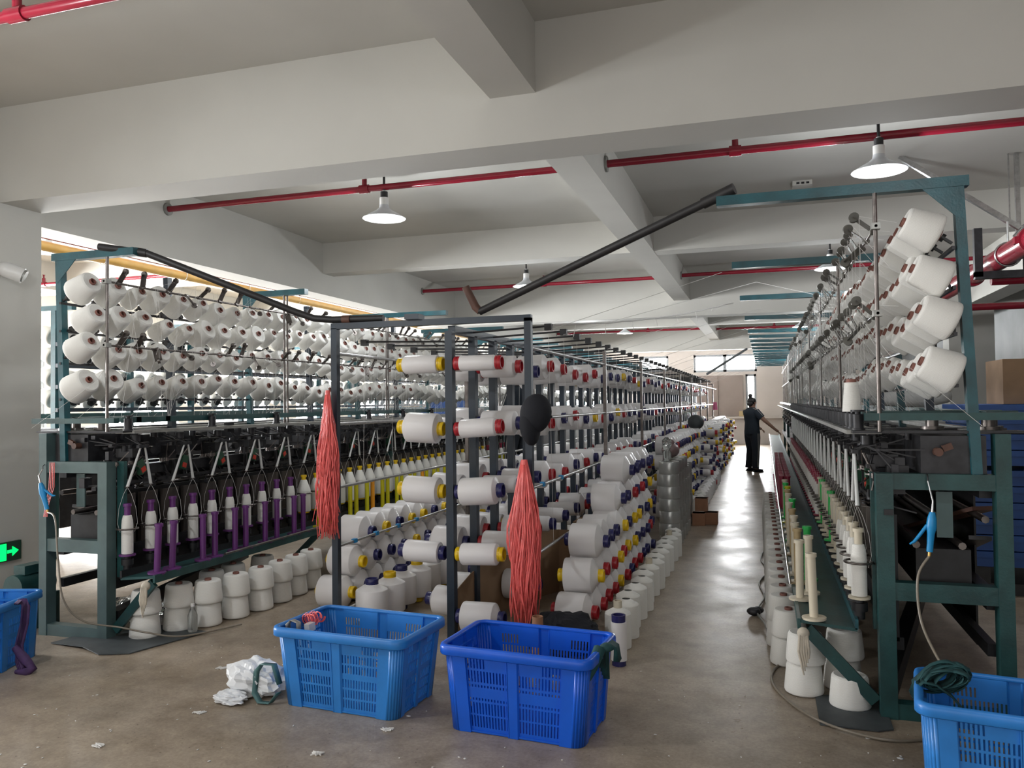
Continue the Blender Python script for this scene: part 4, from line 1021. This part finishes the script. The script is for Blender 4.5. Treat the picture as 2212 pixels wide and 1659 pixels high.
for x, y, lb in ((.91,6.95,'over the near end of the pallet-side machine'),(-3.53,7.05,'hung between the front beam and the black bent pipe'),(-3.53,11.95,'crossed by the black straight pipe'),(-3.53,21.2,'in the far bay near the far wall'),
                 (-3.53,2.1,'overhead in front of the front beam'),(.91,2.1,'overhead before the pallet-side machine'),(.91,11.95,'behind the creel arms of the pallet-side machine'),(-3.53,16.6,'in the middle bay beyond the main beam'),(.91,16.6,'over the far half of the pallet-side machine'),(.91,21.2,'over the far end of the pallet-side machine'),
                 (-7.95,7.2,'beside the pillar in the window bay'),(-7.95,11.85,'in the window bay beyond the second teal arm'),(-11.6,11.5,'near the windows, seen above the cones'),(-7.95,16.6,'far along the window bay')):
    lamp(x, y, 3.36, 'white pendant lamp with lit bulb %s' % lb, 62 if lb == 'overhead in front of the front beam' else (20 if y < 3 else 42))
# ------------------------------------------------------------------ pillar fittings
R = thing('exit_sign', 'dark green exit sign with lit arrow on the pillar', 'sign', (-5.69,4.65,.41))
part('board', MB().box(-5.699,-5.675,4.50,4.90,.335,.485), M['exitboard'], R)
mb = MB(); mb.prism([(4.775,.398),(4.82,.398),(4.82,.373),(4.872,.41),(4.82,.447),(4.82,.422),(4.775,.422)], -5.6745, -5.669, 'X')
part('arrow', mb, M['exitgreen'], R)
mb = MB(); mb.box(-5.6745,-5.669,4.70,4.765,.345,.475); part('lit_panel', mb, M['exitgreen'], R)
R = thing('security_camera', 'white round camera mounted high on the pillar', 'camera', (-5.62,4.76,2.58))
part('housing', MB().cyl((-5.64,4.72,2.62),(-5.55,4.80,2.575),.062,18).ball((-5.64,4.73,2.62),(.065,.065,.06)), M['white'], R)
part('lens', MB().cyl((-5.552,4.80,2.578),(-5.54,4.81,2.57),.05,16), M['grey'], R)
part('mount', MB().cyl((-5.701,4.72,2.63),(-5.63,4.72,2.63),.04,14), M['white'], R)
# ------------------------------------------------------------------ air guns and hoses
def airgun(name_lb, P0, sx, hose_pts, hk):
    R = thing('air_gun', 'bright blue air blow gun hanging on the end frame of the %s machine' % name_lb, 'air gun', P0)
    p = V(P0); ax_ = V((sx*.35,0,-.94)).normalized(); sd = V((.94*(1 if sx > 0 else -1),0,.35*abs(sx)/sx if sx else 0)).normalized()
    g = MB(); g.tube([p+V((0,0,.0)), p+ax_*.03, p+ax_*.07, p+ax_*.10, p+ax_*.15, p+ax_*.185], [.012,.02,.023,.017,.0145,.014], 12)
    part('body', g, M['gunblue'], R)
    part('trigger', MB().tube([p+ax_*.055+sd*.02, p+ax_*.09+sd*.05, p+ax_*.115+sd*.075, p+ax_*.12+sd*.095], [.008,.008,.007,.004], 8), M['gunblue'], R)
    part('nozzle', MB().tube([p, p-ax_*.05, V(hk)+V((0,0,-.02))], [.006,.0045,.0035], 8), M['steel'], R)
    part('hook', MB().tube([V(hk)+V((0,0,-.02)), V(hk), V(hk)+V((.0,.02,.012)), V(hk)+V((.01,.03,-.03))], .003, 6), M['black'], R)
    e = p+ax_*.185
    part('ferrule', MB().tube([e, e+ax_*.02], .008, 10), M['brass'], R)
    pts = [e+ax_*.02] + [V(q) for q in hose_pts]
    sm = []
    for i in range(len(pts)-1):
        p0, p1, p2, p3 = pts[max(i-1,0)], pts[i], pts[i+1], pts[min(i+2,len(pts)-1)]
        for k in range(8):
            t = k/8; sm.append(.5*((2*p1)+(p2-p0)*t+(2*p0-5*p1+4*p2-p3)*t*t+(3*p1-p0-3*p2+p3)*t*t*t))
    sm.append(pts[-1])
    part('hose', MB().tube(sm, .0062, 8), M['hose'], R)
airgun('pillar-side', (-4.64,4.15,1.03), .9, [(-4.46,4.1,.80),(-4.38,4.05,.55),(-4.30,4.02,.30),(-4.20,4.08,.16),(-4.02,4.2,.10),(-3.86,4.24,.07),(-3.68,4.38,.02),(-3.5,4.75,.012)], (-4.66,4.185,1.14))
airgun('pallet-side', (.735,4.14,1.0), -.22, [(.665,4.12,.70),(.665,4.08,.52),(.70,3.95,.40),(.74,3.72,.33)], (.727,4.185,1.16))
def hose(pts, label, r=.0065, m=None):
    pts = [V(p) for p in pts]; sm = []
    for i in range(len(pts)-1):
        p0, p1, p2, p3 = pts[max(i-1,0)], pts[i], pts[i+1], pts[min(i+2,len(pts)-1)]
        for k in range(8):
            t = k/8; sm.append(.5*((2*p1)+(p2-p0)*t+(2*p0-5*p1+4*p2-p3)*t*t+(3*p1-p0-3*p2+p3)*t*t*t))
    sm.append(pts[-1]); solo('hose', MB().tube(sm, r, 8), m or M['hose'], label, 'hose')
hose([(.12,5.05,.008),(.02,4.75,.008),(.02,4.5,.008),(.12,4.22,.008),(.25,4.03,.012),(.42,3.93,.012),(.55,3.93,.008),(.68,3.99,.008)], 'thin brown hose curling on the floor around the pallet-side cones')
hose([(-.03,8.6,.008),(-.06,8.0,.008),(.0,7.5,.008),(-.07,7.0,.008),(-.03,6.5,.01),(-.08,6.0,.02),(-.02,5.6,.03),(.0,5.3,.01)], 'grey cable snaking on the floor along the pallet-side cones', .007, M['grey'])
R = thing('lint_clump', 'dark clump of lint on the floor beside the pallet-side cones', 'lint clump', (-.10,5.95,.02))
part('clump', MB().ball((-.10,5.95,.03),(.05,.045,.03),10,7).ball((-.07,6.0,.03),(.04,.05,.025),9,6), M['dark'], R)
# ------------------------------------------------------------------ inside the creel: cardboard, offcuts
ct = MB(); pts = [(-1.965,4.93),(-1.95,5.15),(-1.88,5.6),(-1.72,6.1),(-1.62,6.3)]; hs = [.30,.36,.47,.52,.50]
for i in range(4):
    (x0,y0),(x1,y1) = pts[i],pts[i+1]
    ct.hexa([V((x0,y0,0)),V((x1,y1,0)),V((x1+.006,y1-.004,0)),V((x0+.006,y0-.004,0)),V((x0,y0,hs[i])),V((x1,y1,hs[i+1])),V((x1+.006,y1-.004,hs[i+1])),V((x0+.006,y0-.004,hs[i]))])
R = thing('cardboard_box', 'torn open cardboard box standing inside the creel behind the deep blue basket', 'box', (-1.9,5,0))
part('torn_side', ct, M['carton'], R)
part('side_panel', MB().hexa([V((-1.62,6.3,0)),V((-1.16,6.5,0)),V((-1.16,6.505,0)),V((-1.62,6.305,0)),V((-1.62,6.3,.5)),V((-1.16,6.5,.46)),V((-1.16,6.505,.46)),V((-1.62,6.305,.5))]), M['carton'], R)
mk = MB()
for k in range(9):
    x = -1.955+.0022*k; y = 4.97+.022*k
    mk.box(-1.9585+.0065*k,-1.9575+.0065*k+.003,y-.006,y+.004,.20+.01*(k%3),.228+.01*(k%2))
bx = thing('cardboard_box', 'closed cardboard box with black printing standing behind the aisle stack', 'box', (-1.5,7.2,.3))
part('carton', MB().box(-1.66,-1.44,7.0,7.5,0,.46), M['carton'], bx)
part('printed_marks', MB().box(-1.439,-1.437,7.08,7.14,.30,.36).box(-1.439,-1.437,7.17,7.23,.30,.36).box(-1.439,-1.437,7.26,7.34,.30,.36), M['ink'], bx)
R = thing('paper_tube', 'brown paper tube standing behind the deep blue basket', 'tube', (-1.28,4.5,0))
part('tube', MB().lathe([[(.033,0),(.033,.27)],[(.033,.27),(.028,.27)],[(.028,.27),(.028,.02)]], 18, Matrix.Translation((-1.30,4.55,.001))), M['kraft'], R)
crumple('black_bag', (-1.20,4.78,.003), (.22,.16,.13), M['cloth'], 'black plastic bag of offcuts behind the deep blue basket', 'bag', 15, .3)
spawn('yarn_bobbin', bob(.062, 'navyp'), 'slim white bobbin with navy cap standing behind the light blue basket', 'bobbin', (-2.52,4.0,.165))
# floor litter under the pillar-side machine
for i, (x,y,a) in enumerate(((-4.35,5.0,.3),(-4.3,5.3,-.4))):
    mb = MB().box(-.16,.16,-.12,.12,0,.006+.02*i, 0, Matrix.Translation((x,y,.004)) @ Matrix.Rotation(a,4,'Z'))
    solo('cardboard_sheet', mb, M['carton'], ('flat cardboard sheet on the floor under the near end of the pillar-side machine','second cardboard sheet lying deeper under the pillar-side machine')[i], 'cardboard')
crumple('plastic_sheet', (-4.4,4.75,.003), (.2,.2,.08), M['water'], 'crumpled clear plastic under the pillar-side machine', 'plastic', 22, .3)
# ------------------------------------------------------------------ pallets, cartons and sacks beside the pallet-side machine
def pallet(z, i):
    R = thing('plastic_pallet', 'blue plastic pallet, %s from the top of the stack behind the pallet-side machine' % nth(i), 'pallet', (2.1,7.6,z))
    R['group'] = 'stacked blue pallets'
    h = .075
    part('deck', MB().box(1.52,2.72,7.0,8.0,z+h,z+h+.045), M['blueC'], R)
    part('runners', MB().box(1.54,2.7,7.02,7.14,z+.002,z+h).box(1.54,2.7,7.45,7.57,z+.002,z+h).box(1.54,2.7,7.86,7.98,z+.002,z+h).box(1.525,1.64,7.14,7.86,z+.002,z+h), M['blueC'], R)
zs = [.22,.345,.47,.595,.72,.845,1.0,1.125,1.25,1.355]
struct_ = solo('pallet_base', MB().box(1.55,2.7,7.05,7.95,0,.09).box(1.55,1.65,7.05,7.95,.09,.215).box(2.6,2.7,7.05,7.95,.09,.215), M['black'], 'dark base under the stack of blue pallets', 'pallet base')
for i, z in enumerate(zs): pallet(z, len(zs)-i)
for i, (x0,x1,y0,y1,z0,z1) in enumerate(((1.78,2.3,7.1,7.6,1.478,1.83),(2.32,2.7,7.1,7.6,1.478,1.75))):
    mb = MB().box(x0,x1,y0,y1,z0,z1); mb.box((x0+x1)/2-.03,(x0+x1)/2+.03,y0-.002,y1+.002,z0+.02,z1+.002)
    solo('cardboard_carton', mb, M['carton'], ('brown carton on the stack of blue pallets','smaller brown carton beside it on the stack of blue pallets')[i], 'box')
def sack(x, y, z, lx, ly, lz, label, yaw=0):
    mb = MB(); n, k = 20, 12; vs = []
    for i in range(k+1):
        th = PI*i/k
        for j in range(n):
            ph = 2*PI*j/n
            f = lambda v, e: math.copysign(abs(v)**e, v)
            vs.append(V((x+lx*f(math.sin(th),.45)*f(math.cos(ph),.5), y+ly*f(math.sin(th),.45)*f(math.sin(ph),.5), z+lz+lz*f(math.cos(th),.6)*(1+.12*math.sin(3*ph)))))
    mb.add(vs, [(i*n+j,(i+1)*n+j,(i+1)*n+(j+1)%n,i*n+(j+1)%n) for i in range(k) for j in range(n)], True)
    solo('woven_sack', mb, M['sack'], label, 'sack', 'white sacks behind the pallet-side machine')
for l in range(7): sack(1.62+.03*(l%2), 10.4, .002+.24*l, .42, .5, .105, 'white woven sack, %s up in the sack pile behind the pallet-side creel' % nth(l+1))
for l in range(7): sack(1.75, 12.6, .002+.245*l, .5, .6, .108, 'white woven sack, %s up in the farther sack pile behind the pallet-side creel' % nth(l+1))
# cords across the aisle and yarn strands to the arms
R = thing('frayed_cord', 'frayed white cord strung across the aisle from creel to machine arm', 'cord', (-1.36,5.2,2.07))
rnd = random.Random(3); a, b = V((-1.36,5.25,2.06)), V((-.30,8.7,2.56)); pts = [a+(b-a)*(i/24)+V((0,0,-.05*math.sin(PI*i/24)+rnd.uniform(-.004,.004))) for i in range(25)]
part('cord', MB().tube(pts, .006, 5), M['thread'], R)
st = MB()
for p in pts[2:22:3]: st.tube([p, p+V((rnd.uniform(-.02,.02),0,-rnd.uniform(.03,.10)))], .0025, 4)
part('loose_ends', st, M['thread'], R)
ac = MB()
for k in range(9):
    y = 5.2 + 2.1*k
    ac.tube([(-1.38,y,2.02),(-.30,y+1.2,2.53)], .0016, 4, False)
    ac.tube([(-1.38,y+.4,2.02),(-.05,y+1.9,2.54),(.5,y+2.3,2.44)], .0016, 4, False)
solo('crossing_yarn', ac, M['thread'], 'pale yarn strands crossing above the aisle from creel to machine', 'yarn', None, 'stuff')
solo('steel_strut', MB().bar((-1.0,15.0,2.02),(-.3,15.6,2.50),.035,.035), M['frame'], 'dark strut sloping from the far creel to the pallet-side arms', 'strut')  # dark strut coloured a paler grey to imitate the hazy distance
solo('paper_tag', MB().hexa([V(p) for p in ((-2.335,3.70,.335),(-2.305,3.70,.335),(-2.305,3.76,.335),(-2.335,3.76,.335),(-2.34,3.70,.375),(-2.31,3.70,.375),(-2.31,3.76,.375),(-2.34,3.76,.375))]), M['white'], 'small white paper tag under the red thread in the light blue basket', 'tag')
mb = MB()
for k in range(4): mb.tube([(-4.60+.012*k,4.19,1.165),(-4.605+.015*k,4.185,1.0),(-4.62+.008*k,4.18,.90),(-4.64+.01*k,4.175,.80)], .0025, 5)
solo('red_string', mb, M['coral'], 'red string strands tied to the pillar-side end frame', 'string')
jb = thing('ceiling_box', 'small white box with dark slots on the ceiling above the pallet-side arm', 'box', (.43,9.18,ZC))
part('cover', MB().box(.33,.53,9.1,9.26,ZC-.05,ZC-.001), M['paint'], jb)
part('slots', MB().box(.37,.40,9.092,9.1,ZC-.04,ZC-.02).box(.42,.45,9.092,9.1,ZC-.04,ZC-.02).box(.47,.50,9.092,9.1,ZC-.04,ZC-.02), M['black'], jb)
# ------------------------------------------------------------------ people
def skin_obj(name, chain, mat_, parent, sub=2):
    """chain: verts [(pos, radius)], edges; one continuous skinned surface"""
    vs, es = chain
    me = bpy.data.meshes.new(name); me.from_pydata([p for p, _ in vs], es, []); me.materials.append(mat_)
    o = link(name, me, parent)
    md = o.modifiers.new('skin', 'SKIN'); md.use_smooth_shade = True
    for i, (_, r) in enumerate(vs):
        d = me.skin_vertices[0].data[i]; d.radius = (r, r) if not isinstance(r, tuple) else r; d.use_root = (i == 0)
    s = o.modifiers.new('sub', 'SUBSURF'); s.levels = sub; s.render_levels = sub
    return o
def person(loc, yaw, label, reach, k=1.0, jacket=False):
    R = link('person', None); R.location = loc; R.rotation_euler = (0,0,yaw); tag(R, label, 'person'); R.scale = (k,k,k)
    # facing +x, z up, height about 1.56; left is +y
    v = []; e = []
    def add(p, r, par=None):
        v.append((V(p), r)); i = len(v)-1
        if par is not None: e.append((par, i))
        return i
    pel = add((0,0,.90), .115); wai = add((.0,0,1.04), .105, pel); che = add((-.01,0,1.20), .125, wai); up = add((-.015,0,1.30), .09, che)
    nk = add((.0,0,1.365), .048, up); hd0 = add((.018,0,1.42), .058, nk); hd1 = add((.03,0,1.48), .078, hd0); hd2 = add((.022,0,1.535), .066, hd1)
    arms = []; legs = []
    for s in (1,-1):
        fx = .05 if s > 0 else -.04
        hp = add((0,s*.09,.82), .092, pel); kn = add((.02+fx*.5,s*.115,.46), .06, hp); an = add((-.02+fx,s*.165,.09), .04, kn); he = add((.02+fx,s*.17,.045), .036, an); add((.12+fx,s*.185,.03), .026, he)
        legs.append([v[hp][0], v[kn][0], v[an][0]])
        sh = add((-.015,s*.165,1.275), .062, up)
        if reach and s < 0: pts = [(.10,-.31,1.08),(.255,-.44,.90),(.30,-.475,.855)]
        elif reach: pts = [(.12,.20,1.06),(.28,.10,.93),(.33,.07,.89)]
        else: pts = [(.05,s*.24,1.05),(.24,s*.17,1.0),(.31,s*.15,1.0)]
        el_ = add(pts[0], .043, sh); wr = add(pts[1], .027, el_); pa = add(pts[2], .033, wr)
        arms.append((s, v[sh][0], v[el_][0], v[wr][0], v[pa][0]))
    skin_obj('body', (v, e), M['skin'], R)
    for s, sh, el_, wr, c in arms:
        d = (c-wr).normalized(); sd = d.cross(V((0,0,1))).normalized(); up_ = sd.cross(d)
        hb = MB()
        for off, ln in ((-.024,.055),(-.008,.065),(.008,.062),(.024,.048)):
            b0 = c + d*.025 + sd*off; hb.tube([b0, b0+d*ln*.45, b0+d*ln*.75-up_*.014, b0+d*ln*.85-up_*.034], [.0095,.009,.008,.006], 8)
        hb.tube([c+sd*(s*.028), c+d*.02+sd*(s*.045)-up_*.01, c+d*.045+sd*(s*.045)-up_*.022], [.011,.0095,.007], 8)
        link('fingers', hb.mesh('fingers', M['skin']), R)
    fb = MB().tube([(.10,0,1.495),(.122,0,1.47),(.112,0,1.462)], [.008,.013,.008], 8)
    for s in (1,-1): fb.ball((.025,s*.082,1.475),(.016,.008,.026),8,6)
    link('face_features', fb.mesh('nose_and_ears', M['skin']), R)
    fe = MB()
    for s in (1,-1): fe.ball((.098,s*.030,1.495),(.008,.012,.007),8,6)
    fe.ball((.107,0,1.432),(.006,.020,.005),8,5); link('eyes_and_mouth', fe.mesh('eyes_mouth', M['hair']), R)
    hb = MB().ball((.0,0,1.512),(.096,.093,.085),16,12).ball((-.04,0,1.46),(.055,.080,.065),14,8)
    if reach: hb.ball((-.03,0,1.63),(.046,.046,.042),12,8).cyl((-.03,0,1.57),(-.03,0,1.615),.034,10)
    link('hair', hb.mesh('hair', M['hair']), R)
    # clothes: a torso of elliptical rings closed at the hem, with sleeves
    def torso(prof, n=22):
        mb = MB(); vs = []
        for (x, rx, ry, z) in prof:
            for j in range(n):
                w = 2*PI*j/n; vs.append((x+rx*math.cos(w), ry*math.sin(w), z))
        mb.add(vs, [(i*n+j, i*n+(j+1)%n, (i+1)*n+(j+1)%n, (i+1)*n+j) for i in range(len(prof)-1) for j in range(n)], True); return mb
    tb = torso([(0,.002,.002,.79),(0,.135,.185,.79),(0,.14,.19,.82),(0,.135,.18,.95),(0,.13,.172,1.05),(-.005,.14,.19,1.18),(-.012,.135,.205,1.26),(-.014,.115,.19,1.31),(-.01,.085,.12,1.352),(-.005,.064,.07,1.375),(0,.05,.05,1.38)])
    for s, sh, el_, wr, c in arms:
        sp_ = V((-.015,s*.14,1.285))
        if jacket: tb.tube([sp_, sh.lerp(el_,.25), el_, el_.lerp(wr,.55), wr], [.085,.08,.064,.055,.043], 14)
        else: tb.tube([sp_, sh.lerp(el_,.2), sh.lerp(el_,.62)], [.085,.078,.068], 14)
    link('jacket' if jacket else 'shirt', tb.mesh('top', M['shirt']), R)
    tr = torso([(0,.12,.165,.93),(0,.128,.178,.86),(0,.125,.178,.78),(0,.08,.10,.72)])
    for hp, kn, an in legs: tr.tube([hp+V((0,0,.06)), hp.lerp(kn,.25), kn, an.lerp(kn,.35), an+V((-.005,0,-.02))], [.105,.108,.083,.075,.072], 14)
    link('trousers', tr.mesh('trousers', M['trousers']), R)
    for s, (hp, kn, an) in zip((1,-1), legs):
        fx = .05 if s > 0 else -.04
        sh_ = MB().ball((.045+fx,s*.177,.034),(.125,.047,.034),14,8).box(-.07+fx,.15+fx,s*.177-.04,s*.177+.04,.001,.016)
        link('shoe', sh_.mesh('shoe', M['cloth']), R)
        sp = MB()
        for q in (-.014,.014): sp.tube([hp+V((q,s*.112,0)), hp.lerp(kn,.5)+V((q,s*.10,0)), kn+V((q,s*.087,0)), an+V((q,s*.075,.02))], .005, 6)
        link('side_stripe', sp.mesh('stripe', M['stripe']), R)
    for s, sh, el_, wr, c in arms:
        if jacket: link('sleeve_stripe', MB().tube([V((.0,s*.12,1.37)), sh+V((.0,s*.07,.03)), el_+V((0,s*.066,0))],.007,6).tube([V((.03,s*.12,1.37)), sh+V((.03,s*.068,.03)), el_+V((.025,s*.062,0))],.007,6).mesh('sl', M['stripe']), R)
        else: link('sleeve_seam', MB().tube([V((-.05,s*.10,1.36)), sh+V((-.03,s*.05,.062)), sh.lerp(el_,.6)+V((-.02,s*.05,.045))],.005,6).mesh('seam', M['stripe']), R)
    return R
person((-.27,17.95,.001), .72, 'person in dark T-shirt and striped track trousers standing in the aisle, reaching to the spindles', True)
person((-3.5,11.3,.301), PI*.9, 'person in dark jacket with white sleeve stripes, half hidden behind the bobbin creel', False, 1.08, True)
stl = thing('step_stool', 'low dark step stool under the person behind the bobbin creel', 'stool', (-3.5,11.3,0))
part('tread', MB().box(-3.75,-3.25,11.1,11.5,.27,.3), M['dark'], stl)
for dx in (-.2,.2):
    for dy in (-.16,.16): part('leg', MB().box(-3.5+dx-.02,-3.5+dx+.02,11.3+dy-.02,11.3+dy+.02,.001,.27), M['dark'], stl)
# blue tarpaulin seen behind the creel
solo('tarpaulin', MB().hexa([V((-6.7,14.2,1.0)),V((-5.4,14.2,1.0)),V((-5.4,14.9,1.0)),V((-6.7,14.9,1.0)),V((-6.1,14.4,1.72)),V((-5.5,14.4,1.78)),V((-5.5,14.8,1.78)),V((-6.1,14.8,1.72))]), M['blueC'], 'blue tarpaulin bundle seen through the cones of the pillar-side machine', 'tarpaulin')
solo('orange_box', MB().box(-.86,-.6,YF-.15,YF-.02,.972,1.16), M['tan'], 'small tan box on the ledge of the far wall', 'box')
# ------------------------------------------------------------------ light, world, camera
def area(loc, rot, sx, sy, e, col=(1,1,1)):
    li = bpy.data.lights.new('daylight', 'AREA'); li.shape = 'RECTANGLE'; li.size = sx; li.size_y = sy; li.energy = e; li.color = col
    o = bpy.data.objects.new('daylight', li); o.location = loc; o.rotation_euler = rot; COL.objects.link(o)
for h in LH: area((XL-.3,(h[0]+h[1])/2,(h[2]+h[3])/2), (0,-PI/2,0), h[3]-h[2], h[1]-h[0], 900 if h[0] < 15 else 420, (.98,.99,1))
for h in FH: area(((h[0]+h[1])/2,YF+.3,(h[2]+h[3])/2), (-PI/2,0,0), h[1]-h[0], h[3]-h[2], 300, (.97,.99,1))
w = bpy.data.worlds.new('World'); SC.world = w; w.use_nodes = True
w.node_tree.nodes['Background'].inputs[0].default_value = (1,.97,.93,1); w.node_tree.nodes['Background'].inputs[1].default_value = 1.22
hz, hnt, hb_ = nodes('lens_glare'); hnt.nodes.remove(hb_)
vn = hnt.nodes.new('ShaderNodeVolumeScatter'); vn.inputs['Density'].default_value = GLARE; vn.inputs['Color'].default_value = (.93,.97,1,1); vn.inputs['Anisotropy'].default_value = .55  # scattering volume imitating lens glare, switched off here
hnt.links.new(vn.outputs[0], hnt.nodes['Material Output'].inputs['Volume'])
if GLARE > 0:
    tag(link('veil', MB().box(XL+.05,XR-.05,6.0,YF-.2,.02,ZC-.02).mesh('veil', hz)), 'thin lens glare haze filling the far half of the hall', 'veil', None, 'stuff')
cd = bpy.data.cameras.new('Camera'); co = bpy.data.objects.new('Camera', cd); COL.objects.link(co)
yaw, pit, rol = .306767, .023917, -.011426
F = V((-math.sin(yaw)*math.cos(pit), math.cos(yaw)*math.cos(pit), math.sin(pit)))
R0 = V((math.cos(yaw), math.sin(yaw), 0)); U0 = R0.cross(F)
Rv = R0*math.cos(rol)+U0*math.sin(rol); Uv = -R0*math.sin(rol)+U0*math.cos(rol)
co.matrix_world = Matrix(((Rv.x,Uv.x,-F.x,0),(Rv.y,Uv.y,-F.y,0),(Rv.z,Uv.z,-F.z,1.53),(0,0,0,1)))
cd.sensor_fit = 'HORIZONTAL'; cd.sensor_width = 36; cd.lens = 1720.9/2212*36; cd.clip_end = 200; cd.clip_start = .05
SC.camera = co
vs_ = SC.view_settings; vs_.view_transform = 'Standard'; vs_.look = 'None'; vs_.gamma = 1; vs_.use_curve_mapping = False; vs_.exposure = .3
SC.cycles.max_bounces = 8; SC.cycles.diffuse_bounces = 4; SC.cycles.glossy_bounces = 4; SC.cycles.transmission_bounces = 6; SC.cycles.sample_clamp_indirect = 6
SC.cycles.caustics_reflective = False; SC.cycles.caustics_refractive = False
